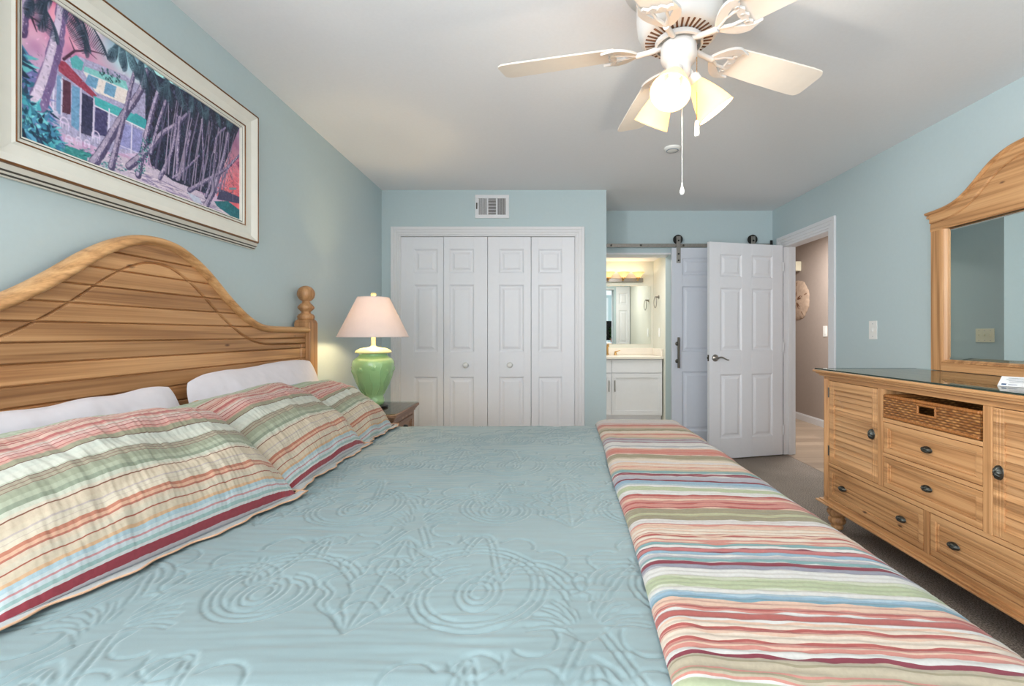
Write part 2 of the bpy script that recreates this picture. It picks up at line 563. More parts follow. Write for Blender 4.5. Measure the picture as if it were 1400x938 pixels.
        if bevel:
            bm = o.modifiers.new('Bevel', 'BEVEL')
            bm.width = bevel; bm.segments = seg; bm.limit_method = 'ANGLE'; bm.angle_limit = math.radians(35)
        if label: o['label'] = label
        if kind: o['kind'] = kind
        return o

def struct(name, mb, mat, label, cat, parent=None, **kw):
    o = mb.build(name, mat, parent, **kw)
    return setp(o, label, cat, None, 'structure')

def smoothstep(x, a=0.0, b=1.0):
    t = np.clip((np.asarray(x, float) - a) / (b - a), 0, 1)
    return t * t * (3 - 2 * t)

def vnoise(shape, cells, seed=0):
    """smooth value noise on a raster"""
    g = np.random.default_rng(seed).random((cells[0] + 2, cells[1] + 2))
    y = np.linspace(0, cells[0], shape[0], endpoint=False); x = np.linspace(0, cells[1], shape[1], endpoint=False)
    yi = y.astype(int); xi = x.astype(int)
    fy = smoothstep(y - yi)[:, None]; fx = smoothstep(x - xi)[None, :]
    a = g[yi][:, xi]; b = g[yi][:, xi + 1]; c = g[yi + 1][:, xi]; d = g[yi + 1][:, xi + 1]
    return (a * (1 - fx) + b * fx) * (1 - fy) + (c * (1 - fx) + d * fx) * fy - 0.5

def blur(A, s):
    r = max(1, int(3 * s)); k = np.exp(-0.5 * (np.arange(-r, r + 1) / s) ** 2); k /= k.sum()
    B = np.pad(A, ((r, r), (0, 0)), mode='edge')
    A = sum(k[i] * B[i:i + A.shape[0]] for i in range(2 * r + 1))
    B = np.pad(A, ((0, 0), (r, r)), mode='edge')
    return sum(k[i] * B[:, i:i + A.shape[1]] for i in range(2 * r + 1))

# ------------------------------------------------------------------ room shell
XL, XR = -1.406, 2.36
YR, YC, YB = -1.6, 3.99, 4.66           # rear wall, closet front, back wall
XB = 0.5645                              # corner of the closet bump-out
H = 2.44
HX = 3.55                                # far hallway wall

struct('floor', MB().box(XL - .12, XR + .03, YR - .2, YB + .2, -.06, 0), M['carpet'], 'grey brown cut pile carpet covering the bedroom floor', 'floor')
struct('floor_hall', MB().box(XR + .03, HX + .12, 2.0, 9.0, -.06, 0.002), M['planks'], 'light wood plank floor of the hallway beyond the open door', 'floor')
struct('floor_bath', MB().box(-.6, XR + .03, YB + .2, 6.8, -.06, 0.002), M['tile'], 'pale tile floor of the bathroom behind the sliding door', 'floor')
struct('ceiling', MB().box(XL - .12, HX + .12, YR - .2, 9.0, H, H + .1), M['ceiling'], 'white painted ceiling over the bedroom', 'ceiling')
struct('ceiling_bath', MB().box(-.6, XR, YB + .2, 6.7, 2.23, 2.30), M['ceiling'], 'low white ceiling of the bathroom', 'ceiling')
b = MB().box(XL - .12, XL, YR - .2, -1.25, 0, H).box(XL - .12, XL, 0.0, YB + .2, 0, H).box(XL - .12, XL, -1.25, 0.0, 0, 1.15).box(XL - .12, XL, -1.25, 0.0, 2.34, H)  # gap left for the added window that admits the side fill
struct('wall_left', b, M['wall'], 'pale teal wall behind the wooden headboard', 'wall')
CO0, CO1, COT = -1.252, 0.302, 2.047     # closet opening
b = MB().box(XL, CO0, YC, YC + .11, 0, H).box(CO1, XB, YC, YC + .11, 0, H).box(CO0, CO1, YC, YC + .11, COT, H)
struct('wall_closet', b, M['wall'], 'pale blue closet wall around the white folding doors', 'wall')
struct('wall_bumpout', MB().box(XB - .11, XB, YC + .11, YB, 0, H), M['wall'], 'side wall of the closet bump-out facing the bathroom doorway', 'wall')
BO0, BO1, BOT = 0.62, 1.318, 2.007       # bathroom opening
b = MB().box(XL, BO0, YB, YB + .2, 0, H).box(BO1, XR, YB, YB + .2, 0, H).box(BO0, BO1, YB, YB + .2, BOT, H)
struct('wall_back', b, M['wall'], 'teal back wall holding the sliding door rail', 'wall')
DO0, DO1, DOT = 3.735, 4.465, 2.045      # entry doorway in the right wall
b = MB().box(XR, XR + .115, YR - .2, DO0, 0, H).box(XR, XR + .115, DO1, YB + .2, 0, H).box(XR, XR + .115, DO0, DO1, DOT, H)
struct('wall_right', b, M['wall'], 'pale green wall behind the dresser and round the doorway', 'wall')
# rear wall behind the camera with the wide balcony opening
b = MB().box(XL, -1.2, YR - .12, YR, 0, H).box(2.15, XR, YR - .12, YR, 0, H).box(-1.2, 2.15, YR - .12, YR, 2.36, H)
struct('wall_rear', b, M['wall'], 'wall behind the viewpoint with a wide balcony opening', 'wall')
# hallway
struct('wall_hall', MB().box(HX, HX + .12, 2.0, 9.0, 0, H), M['taupe'], 'taupe hallway wall seen through the open doorway', 'wall')
struct('wall_hall_end', MB().box(XR + .115, HX, 8.9, 9.0, 0, H), M['taupe'], 'far end wall of the hallway', 'wall')
struct('wall_hall_near', MB().box(XR + .115, HX, 2.0, 2.1, 0, H), M['taupe'], 'near end wall of the hallway', 'wall')
struct('wall_hall_side', MB().box(XR, XR + .115, YB + .2, 9.0, 0, H), M['taupe'], 'hallway side wall beyond the bedroom door', 'wall')
# bathroom
struct('wall_bath_back', MB().box(-.6, XR, 6.59, 6.7, 0, 2.3), M['bathwall'], 'pale green bathroom wall behind the vanity mirror', 'wall')
struct('wall_bath_right', MB().box(1.615, 1.73, YB + .2, 6.59, 0, 2.3), M['bathwall'], 'pale bathroom side wall with the towel ring', 'wall')
struct('wall_bath_left', MB().box(-.6, -.5, YB + .2, 6.59, 0, 2.3), M['bathwall'], 'left wall of the bathroom', 'wall')

def baseboard(name, x0, x1, y0, y1, label, h=.095):
    b = MB().box(x0, x1, y0, y1, 0, h - .015)
    ix, iy = (x1 - x0), (y1 - y0)
    b.box(x0 + (.003 if ix < .03 else 0), x1 - (.003 if ix < .03 else 0), y0 + (.003 if iy < .03 else 0), y1 - (.003 if iy < .03 else 0), h - .015, h)
    return struct(name, b, M['trim'], label, 'baseboard', bevel=.002)
baseboard('baseboard_left', XL, XL + .014, YR, YC - .002, 'white baseboard along the wall behind the bed')
baseboard('baseboard_hall', HX - .014, HX, 2.1, 8.9, 'white baseboard along the taupe hallway wall')
baseboard('baseboard_right', XR - .014, XR, YR, DO0 - .09, 'white baseboard behind the dresser')
baseboard('baseboard_bumpout', XB, XB + .014, YC, YB - .014, 'white baseboard on the side of the closet bump-out')

def casing(name, plane, axis, a0, a1, top, w, t, label, sgn=-1, floor=0.0):
    """door casing around an opening; profile steps; axis 'x': wall faces -Y at y=plane, axis 'y': wall faces -X at x=plane"""
    b = MB()
    steps = [(0, w * .28, t * .62), (w * .28, w * .62, t * .8), (w * .62, w, t)]
    for s0, s1, d in steps:
        segs = [(a0 - s1, a0 - s0, floor, top + s1), (a1 + s0, a1 + s1, floor, top + s1), (a0 - s0, a1 + s0, top + s0, top + s1)]
        for p0, p1, z0, z1 in segs:
            q0, q1 = plane - d, plane
            if axis == 'x': b.box(p0, p1, q0, q1, z0, z1)
            else: b.box(q0, q1, p0, p1, z0, z1)
    return struct(name, b, M['trim'], label, 'door trim', bevel=.0025)
casing('trim_1', YC, 'x', CO0, CO1, COT, .07, .018, 'white moulded casing around the closet opening')
casing('trim_2', XR, 'y', DO0, DO1, DOT, .085, .018, 'white moulded casing around the hallway doorway')
# jamb linings of the entry doorway
b = MB().box(XR - .001, XR + .118, DO0 - .001, DO0 + .018, 0, DOT).box(XR - .001, XR + .118, DO1 - .018, DO1 + .001, 0, DOT).box(XR - .001, XR + .118, DO0 + .018, DO1 - .018, DOT - .018, DOT + .001)
b.box(XR + .045, XR + .08, DO0 + .018, DO0 + .030, 0, DOT - .018).box(XR + .045, XR + .08, DO1 - .030, DO1 - .018, 0, DOT - .018)
struct('trim_3', b, M['trim'], 'white door jamb lining the hallway doorway', 'door jamb', bevel=.0015)
# closet jamb lining
b = MB().box(CO0 - .001, CO0 + .012, YC - .001, YC + .112, 0, COT).box(CO1 - .012, CO1 + .001, YC - .001, YC + .112, 0, COT).box(CO0 + .012, CO1 - .012, YC - .001, YC + .112, COT - .012, COT + .001)
struct('trim_4', b, M['trim'], 'white jamb lining inside the closet opening', 'door jamb')
# cream liner on the bathroom opening head
struct('trim_5', MB().box(BO0, BO1, YB - .004, YB + .204, BOT - .014, BOT + .002), M['trim'], 'thin white lining on the head of the bathroom opening', 'door jamb')
# sliding balcony door frame behind the camera
b = MB().box(-1.2, -1.14, YR - .1, YR - .02, 0, 2.36).box(2.09, 2.15, YR - .1, YR - .02, 0, 2.36).box(-1.14, 2.09, YR - .1, YR - .02, 2.30, 2.36).box(-1.14, 2.09, YR - .1, YR - .02, 0, .03)
struct('window_1', b, M['trim'], 'white frame of the wide balcony opening behind the viewpoint', 'window', bevel=.003)
b = MB().box(XL - .10, XL - .02, -1.25, -1.20, 1.15, 2.34).box(XL - .10, XL - .02, -.05, 0.0, 1.15, 2.34).box(XL - .10, XL - .02, -1.20, -.05, 1.15, 1.20).box(XL - .10, XL - .02, -1.20, -.05, 2.29, 2.34)
struct('added_window', b, M['trim'], 'white frame of an unseen added window in the headboard wall nearer than the bed', 'window', bevel=.003)  # window invented to let the side fill into the room
# ------------------------------------------------------------------ panelled doors
def panel_leaf(mb, x0, x1, z0, z1, yf, yb, cols, rows, depth=.010, both=True):
    """door slab in the XZ plane between y=yf (front) and yb; cols/rows: (a, b) ranges of the sunk panels"""
    ym0, ym1 = yf + depth, yb - (depth if both else 0)
    mb.box(x0, x1, ym0, ym1, z0, z1)
    xs = [x0] + [c for r in cols for c in r] + [x1]
    zs = [z0] + [c for r in rows for c in r] + [z1]
    faces = [(yf, ym0)] + ([(ym1, yb)] if both else [])
    for q0, q1 in faces:
        for i in range(0, len(xs), 2):
            mb.box(xs[i], xs[i + 1], q0, q1, z0, z1)
        for (c0, c1) in cols:
            for j in range(0, len(zs), 2):
                mb.box(c0, c1, q0, q1, zs[j], zs[j + 1])
    front = [(yf, 1)] + ([(yb, -1)] if both else [])
    for yy, s in front:
        for c0, c1 in cols:
            for r0, r1 in rows:
                base = yy + s * depth
                # sloped sticking down from the rails
                m = .012
                for (A, B) in (((c0, r0, c1, r0), (c0 + m, r0 + m, c1 - m, r0 + m)), ((c0, r1, c1, r1), (c0 + m, r1 - m, c1 - m, r1 - m)),
                               ((c0, r0, c0, r1), (c0 + m, r0 + m, c0 + m, r1 - m)), ((c1, r0, c1, r1), (c1 - m, r0 + m, c1 - m, r1 - m))):
                    p = [(A[0], yy + s * .0008, A[1]), (A[2], yy + s * .0008, A[3]), (B[2], base, B[3]), (B[0], base, B[1])]
                    mb.add(p, [(0, 1, 2, 3)])
                # raised field
                g, h2 = .026, .046
                a = [(c0 + g, base, r0 + g), (c1 - g, base, r0 + g), (c1 - g, base, r1 - g), (c0 + g, base, r1 - g)]
                t = yy + s * .0015
                c = [(c0 + h2, t, r0 + h2), (c1 - h2, t, r0 + h2), (c1 - h2, t, r1 - h2), (c0 + h2, t, r1 - h2)]
                mb.add(a + c, [(4, 5, 6, 7), (0, 1, 5, 4), (1, 2, 6, 5), (2, 3, 7, 6), (3, 0, 4, 7)])
    return mb

ROWS3 = [(.20, .80), (1.02, 1.61), (1.715, 1.925)]

# closet folding doors
cd = thing('door_3', 'white folding closet doors with raised panels under the air vent', 'closet door', (-.475, YC, 0), kind='structure')
xs = [-1.246, -.866, -.478, -.096, .290]
for i in range(4):
    x0, x1 = xs[i] + .002, xs[i + 1] - .002
    dy = [.016, .010, .012, .018][i]
    if i % 2 == 0: c = (x0 + .118, x1 - .052)
    else: c = (x0 + .052, x1 - .118)
    if i == 2: c = (x0 + .100, x1 - .062)
    if i == 3: c = (x0 + .062, x1 - .112)
    mb = panel_leaf(MB(), x0, x1, .012, 2.032, YC + dy, YC + dy + .032, [c], ROWS3)
    leaf = mb.build('door_leaf', M['door'], cd, bevel=.0012, seg=1)
    if i in (1, 2):
        xk = -.667 if i == 1 else -.281
        MB().lathe([(.010, 0), (.010, .012), (.020, .017), (.0255, .026), (.022, .035), (.010, .039), (0, .0395)], (xk, YC + dy, .907), 24, (0, -1, 0)).build('knob', M['plastic'], leaf, smooth=True)
    # shadowed inside of the closet is the wall behind
MB().box(CO0 + .012, CO1 - .012, YC + .02, YC + .045, COT - .016, COT - .0125).build('track', M['darknickel'], cd)

# entry door, swung open into the room
ang = math.atan2(-.19, -.795)
W_D = .80
ed = thing('door_1', 'white six panel door standing open with a silver lever handle', 'door', (2.322, 4.438, 0), rz=ang, kind='structure')
# local frame: x from hinge (0) to free edge (W_D), y = thickness; the side seen has +y local (facing the camera)
mb = panel_leaf(MB(), 0, W_D, .012, 2.035, 0, .035, [(.115, .345), (.455, .685)], ROWS3)
slab = mb.build('door_panel', M['door'], ed, bevel=.0012, seg=1)
def lever(side):
    y0 = .035 if side > 0 else 0
    s = side
    m = MB().lathe([(.033, 0), (.033, .004), (.028, .010), (.014, .014), (.011, .018), (.011, .048), (0, .048)], (W_D - .06, y0, .955), 28, (0, s, 0))
    pts = []
    for t in np.linspace(0, 1, 12):
        pts.append((W_D - .06 - .115 * t, y0 + s * .044, .955 + .010 * math.sin(t * PI * 1.6) - .008 * t))
    m.tube(pts, [.009 - .004 * t for t in np.linspace(0, 1, 12)], 10)
    return m.build('lever_handle', M['nickel'], slab, smooth=True, angle=40, label='silver lever handle')
lever(1); lever(-1)
MB().box(W_D - .0005, W_D + .0012, .006, .029, .925, .985).box(W_D, W_D + .010, .011, .024, .945, .965).build('latch_plate', M['darknickel'], slab)
for z in (.25, 1.05, 1.83):
    MB().tube([(-.006, .039, z - .045), (-.006, .039, z + .045)], .006, 10).box(-.006, .02, .0345, .0365, z - .045, z + .045).build('hinge', M['trim'], slab)

# sliding barn door and its rail
bd = thing('door_2', 'pale grey sliding barn door partly hidden behind the open door', 'sliding door', (1.76, 4.60, 0), kind='structure')
mb = panel_leaf(MB(), 1.311, 2.215, .02, 2.049, 4.592, 4.628, [(1.416, 1.715), (1.812, 2.11)], [(.20, .80), (1.0, 1.66), (1.77, 1.945)])
bp = mb.build('door_panel', M['barn'], bd, bevel=.0012, seg=1)
for xh in (1.376, 2.13):
    m = MB().box(xh - .021, xh + .021, 4.584, 4.5905, 1.895, 2.165)
    hg = m.build('hanger_strap', M['nickel'], bd, bevel=.002)
    MB().lathe([(.045, -.012), (.047, -.010), (.040, -.004), (.040, .004), (.047, .010), (.045, .012)], (xh, 4.606, 2.135), 28, (0, -1, 0)).build('wheel', M['black'], hg, smooth=True, angle=40)
    for z in (1.92, 1.985, 2.12):
        MB().lathe([(.010, 0), (.010, .004), (.006, .007), (0, .007)], (xh, 4.584, z), 6, (0, -1, 0)).build('bolt', M['black'], hg)
m = MB().tube([(1.363, 4.535, .84), (1.363, 4.535, 1.145)], .0115, 14)
hd = m.build('pull_bar', M['darknickel'], bp, smooth=True, angle=40, label='vertical dark metal pull bar')
for z in (.905, 1.08):
    MB().tube([(1.363, 4.592, z), (1.363, 4.54, z)], .010, 12).lathe([(.020, 0), (.020, .006), (.012, .010)], (1.363, 4.592, z), 20, (0, -1, 0)).build('standoff', M['darknickel'], bp, smooth=True, angle=40)

tr = thing('door_rail', 'long grey metal rail above the bathroom doorway', 'rail', (1.4, 4.62, 2.07))
MB().box(XB + .004, 2.335, 4.602, 4.610, 2.056, 2.092).build('rail_bar', M['nickel'], tr, bevel=.001)
for x in (.70, 1.0, 1.43, 1.85, 2.25):
    MB().lathe([(.011, 0), (.011, .005), (.006, .009), (0, .009)], (x, 4.602, 2.074), 6, (0, -1, 0)).tube([(x, 4.610, 2.074), (x, 4.66, 2.074)], .008, 10).build('bolt', M['darknickel'], tr)
for x in (XB + .05, 2.315):
    MB().box(x - .012, x + .012, 4.588, 4.60, 2.05, 2.125).build('end_stop', M['black'], tr, bevel=.003)

# ------------------------------------------------------------------ bed frame with arched headboard
BY = 1.563
bed = thing('bed', 'wide pine bed with an arched plank headboard and turned post finials', 'bed', (-1.30, BY, 0))
PU = np.array([0, .07, .14, .2, .25, .3, .35, .4, .45, .5, .55, .6, .65, .75, .98])
PZ = np.array([1.508, 1.502, 1.475, 1.442, 1.408, 1.368, 1.331, 1.298, 1.268, 1.244, 1.227, 1.218, 1.214, 1.213, 1.213])
def crown(u):
    return np.interp(np.abs(u), PU, PZ)
uu = np.linspace(-.98, .98, 393)
zz = crown(uu)
kk = np.exp(-0.5 * (np.arange(-12, 13) / 5.0) ** 2); kk /= kk.sum()
zz = np.convolve(np.pad(zz, 12, mode='edge'), kk, 'valid')
def headz(u): return np.interp(u, uu, zz)
# plank panel with V grooves and the cut line of the arched border
ny, nz = 390, 720
ys = np.linspace(-.975, .975, ny)
Z0, Z1 = .30, 1.50
zs_ = np.linspace(Z0, Z1, nz)
Yg, Zg = np.meshgrid(ys, zs_, indexing='ij')
top = headz(ys)[:, None] - .012
Zc = np.minimum(Zg, top)
path = np.stack([uu, zz], 1)
tg = np.gradient(path, axis=0); tg /= np.linalg.norm(tg, axis=1)[:, None]
off = path - np.stack([-tg[:, 1], tg[:, 0]], 1) * .088
lz = np.interp(ys, off[:, 0], off[:, 1])
slope = np.gradient(lz, ys)
dl = np.abs(Zc - lz[:, None]) / np.sqrt(1 + slope ** 2)[:, None]
ph = np.abs(((Zc / .055) + .5) % 1 - .5) * .055
X = np.full_like(Zc, -1.322)
X -= .008 * np.exp(-(ph / .0020) ** 2)
X += np.where(Zc > lz[:, None], .004, 0)
X -= .009 * np.exp(-(dl / .0028) ** 2)
ds = np.abs(np.abs(Yg) - .93)
inner = Zc < lz[:, None]
X += np.where((np.abs(Yg) > .93) & inner, .004, 0)
X -= np.where(inner, .005 * np.exp(-(ds / .003) ** 2), 0)
m = MB().grid(np.stack([X, Yg + BY, Zc], -1), flip=True)
m.box(-1.365, -1.334, BY - .975, BY + .975, .30, 1.16)
m.build('headboard_panel', M['head_panel'], bed, label='horizontal pine planks with a grooved arched border')
# solid back of the arch so the panel has depth
poly = [(-.975 + BY, 1.15)] + [(u + BY, z - .014) for u, z in zip(uu[::6], zz[::6]) if abs(u) < .976] + [(.975 + BY, 1.15)]
MB().prism(poly, 'x', -1.362, -1.333).build('headboard_back', M['head_y'], bed)
# rounded cap rail following the arch
pr = []
for a in np.linspace(0, 2 * PI, 18, endpoint=False):
    pr.append((-.014 + .017 * math.sin(a) + .0, -1.331 + .038 * math.cos(a)))
MB().sweep_yz(np.stack([uu + BY, zz], 1), pr).build('top_rail', M['head_y'], bed, smooth=True, angle=60)
for s in (-1, 1):
    yc = BY + s * 1.024
    m = MB().box(-1.386, -1.296, yc - .045, yc + .045, 0, 1.244)
    m.frustum([(-1.386, yc - .045, 1.244), (-1.296, yc - .045, 1.244), (-1.296, yc + .045, 1.244), (-1.386, yc + .045, 1.244)],
              [(-1.378, yc - .037, 1.258), (-1.304, yc - .037, 1.258), (-1.304, yc + .037, 1.258), (-1.378, yc + .037, 1.258)])
    post = m.build('post', M['head_z'], bed, bevel=.004)
    prof = [(.0, 0), (.043, 0), (.044, .010), (.046, .018), (.040, .030), (.026, .038), (.023, .045), (.027, .050), (.041, .062), (.044, .070), (.041, .078), (.030, .090), (.023, .096), (.021, .103)]
    for t in np.linspace(-1.15, PI / 2, 16):
        prof.append((.0465 * math.cos(t), .148 + .0465 * math.sin(t)))
    MB().lathe(prof, (-1.341, yc, 1.257), 32).build('finial', M['head_z'], post, smooth=True, label='turned wooden ball finial')
m = MB().box(-1.28, .70, BY - .94, BY - .90, .22, .40).box(-1.28, .70, BY + .90, BY + .94, .22, .40).box(.68, .72, BY - .94, BY + .94, .22, .40)
m.build('side_rail', M['pine_x'], bed, bevel=.004)
for x in (-.3, .66):
    for s in (-1, 1):
        MB().lathe([(.03, 0), (.035, .02), (.03, .10), (.04, .22)], (x, BY + s * .86, 0), 20).build('leg', M['head_z'], bed, smooth=True)
MB().box(-1.28, .68, BY - .92, BY + .92, .24, .44).build('box_spring', M['sheet'], bed, bevel=.03, seg=4)
MB().box(-1.275, .70, BY - .93, BY + .93, .45, .655).build('mattress', M['sheet'], bed, bevel=.05, seg=5)

# ------------------------------------------------------------------ coverlet (quilted relief computed on a raster)
TOP = .678
def wrap(a, lo, hi, r):
    """flat cloth coordinate -> (position, drop) over edges lo and hi rounded with radius r"""
    a = np.asarray(a, float)
    pos = a.copy(); drop = np.zeros_like(a)
    for e, s in ((hi, 1), (lo, -1)):
        d = (a - (e - s * r)) * s
        arc = r * PI / 2
        k1 = (d > 0) & (d <= arc)
        th = d / r
        pos = np.where(k1, e - s * r + s * r * np.sin(th), pos); drop = np.where(k1, r * (1 - np.cos(th)), drop)
        k2 = d > arc
        pos = np.where(k2, e + s * .02 * (d - arc), pos); drop = np.where(k2, r + (d - arc), drop)
    return pos, drop

RES = .002
RX0, RX1, RY0, RY1 = -1.26, .86, .50, 2.64
RN = (int((RX1 - RX0) / RES), int((RY1 - RY0) / RES))
mask = np.zeros(RN)
def stamp(pts):
    p = np.asarray(pts, float)
    d = np.linalg.norm(np.diff(p, axis=0), axis=1)
    n = np.maximum(2, (d / (RES * .5)).astype(int))
    for i in range(len(d)):
        t = np.linspace(0, 1, n[i])[:, None]
        q = p[i] * (1 - t) + p[i + 1] * t
        ix = ((q[:, 0] - RX0) / RES).astype(int); iy = ((q[:, 1] - RY0) / RES).astype(int)
        ok = (ix >= 0) & (ix < RN[0]) & (iy >= 0) & (iy < RN[1])
        mask[ix[ok], iy[ok]] = 1
def offset(p, d):
    p = np.asarray(p, float)
    t = np.gradient(p, axis=0); t /= (np.linalg.norm(t, axis=1)[:, None] + 1e-9)
    return p + np.stack([-t[:, 1], t[:, 0]], 1) * d
def multi(p, ds):
    for d in ds: stamp(offset(p, d * 1.35))
def motif(cx, cy, s, mx=1, my=1):
    """one half of the scroll and palmette repeat, mirrored by mx / my"""
    T = lambda p: np.stack([cx + mx * s * p[:, 0], cy + my * s * p[:, 1]], 1)
    t = np.linspace(0, 1, 60)
    # big paisley scroll
    a = t * 2 * PI * 1.15 + .4
    r = .16 * (1 - .62 * t)
    pa = np.stack([.22 + r * np.cos(a), .17 + r * np.sin(a)], 1)
    multi(T(pa), (0, .011 * s, .022 * s))
    # tail of the scroll
    tail = np.stack([.36 - .42 * t, .22 + .16 * np.sin(t * PI) - .30 * t ** 2], 1)
    multi(T(tail), (0, .011 * s))
    # scalloped fan along the paisley
    for k in range(9):
        ak = .5 + k * .5
        c = np.array([.22 + .195 * math.cos(ak), .17 + .195 * math.sin(ak)])
        b = np.linspace(ak - 1.5, ak + 1.5, 14)
        stamp(T(np.stack([c[0] + .042 * np.cos(b), c[1] + .042 * np.sin(b)], 1)))
    # inner seed
    b = np.linspace(0, 2 * PI, 24)
    for q in (.018, .030, .044):
        stamp(T(np.stack([.20 + q * np.cos(b), .16 + 1.4 * q * np.sin(b)], 1)))
    # palmette leaf on the axis
    for w in (.115, .095, .05):
        lf = np.stack([w * np.sin(t * PI) * (1 + .13 * np.sin(t * 26)), -.02 - .36 * t], 1)
        stamp(T(lf))
    stamp(T(np.stack([t * 0, -.02 - .36 * t], 1)))
    for k in range(5):
        z = -.06 - k * .055
        stamp(T(np.stack([.07 * t * (1 - .08 * k), z - .05 * t ** 1.5], 1)))
    # crown of rays above the leaf
    for k in range(6):
        ak = .25 + k * .27
        ray = np.stack([.11 * t * math.cos(ak), .02 + .13 * t * math.sin(ak) + .02 * np.sin(t * PI)], 1)
        multi(T(ray), (0, .008 * s))
    # small concentric arcs in the gap
    for q in (.05, .066, .082, .10):
        b = np.linspace(.1, PI - .1, 22)
        stamp(T(np.stack([.30 + q * np.cos(b), -.24 + q * np.sin(b)], 1)))
    cu = np.stack([.16 + .12 * t, -.12 + .10 * np.sin(t * 2 * PI)], 1)
    multi(T(cu), (0, .010 * s))
row = 0
yy = .30
while yy < 2.9:
    xx = -1.15 + (.41 if row % 2 else 0)
    while xx < 1.1:
        for mx in (-1, 1):
            motif(xx, yy, 1.0, mx, 1)
        xx += .82
    yy += .42; row += 1
soft = blur(mask, 1.25)
wide = blur(mask, 6.0)
crk = np.random.default_rng(3).standard_normal(RN)
crk = blur(crk, 2.3)
ker = np.exp(-0.5 * (np.arange(-60, 61) / 22.0) ** 2); ker /= ker.sum()
pad = np.pad(crk, ((60, 60), (0, 0)), mode='edge')
crk = sum(ker[i] * pad[i:i + RN[0]] for i in range(121))
crk /= crk.std()
plain_area = vnoise(RN, (7, 7), 12)
HM = -.0030 * np.clip(soft * 2.9, 0, 1.1) - .0008 * np.clip(wide * 2.2, 0, 1) + .00095 * crk * np.clip(.75 + 1.2 * plain_area, .15, 1.3)
HM += .010 * vnoise(RN, (5, 5), 4) + .005 * vnoise(RN, (11, 9), 5)
def sampleH(x, y):
    fx = np.clip((x - RX0) / RES, 0, RN[0] - 1.01); fy = np.clip((y - RY0) / RES, 0, RN[1] - 1.01)
    ix = fx.astype(int); iy = fy.astype(int); fx = fx - ix; fy = fy - iy
    return (HM[ix, iy] * (1 - fx) + HM[ix + 1, iy] * fx) * (1 - fy) + (HM[ix, iy + 1] * (1 - fx) + HM[ix + 1, iy + 1] * fx) * fy
ax = np.concatenate([np.arange(-1.25, -1.05, .012), np.arange(-1.05, .42, .0026), np.arange(.42, .72, .02), np.arange(.72, 1.24, .025)])
ay = np.concatenate([np.arange(.11, .58, .03), np.arange(.58, 1.5, .0023), np.arange(1.5, 2.60, .0036), np.arange(2.60, 3.04, .03)])
A, B = np.meshgrid(ax, ay, indexing='ij')
LO_Y, HI_Y, HI_X = BY - .965, BY + .965, .745
px_, dx_ = wrap(A, -9, HI_X, .07)
py_, dy_ = wrap(B, LO_Y, HI_Y, .07)
fade = np.exp(-((dx_ + dy_) / .25) ** 2)
Zc = TOP - np.maximum(dx_, dy_) - .0 * fade + sampleH(A, B)
fl = .012 * np.sin(A * 21) * smoothstep(dy_, .1, .4) * np.sign(B - BY)
py_ = py_ + fl
px_ = px_ + .012 * np.sin(B * 19) * smoothstep(dx_, .1, .4)
cv = MB().grid(np.stack([px_, py_, Zc], -1)).build('coverlet', M['coverlet'], None, smooth=True)
setp(cv, 'seafoam blue quilted coverlet with embossed scroll pattern spread over the bed', 'bedspread')

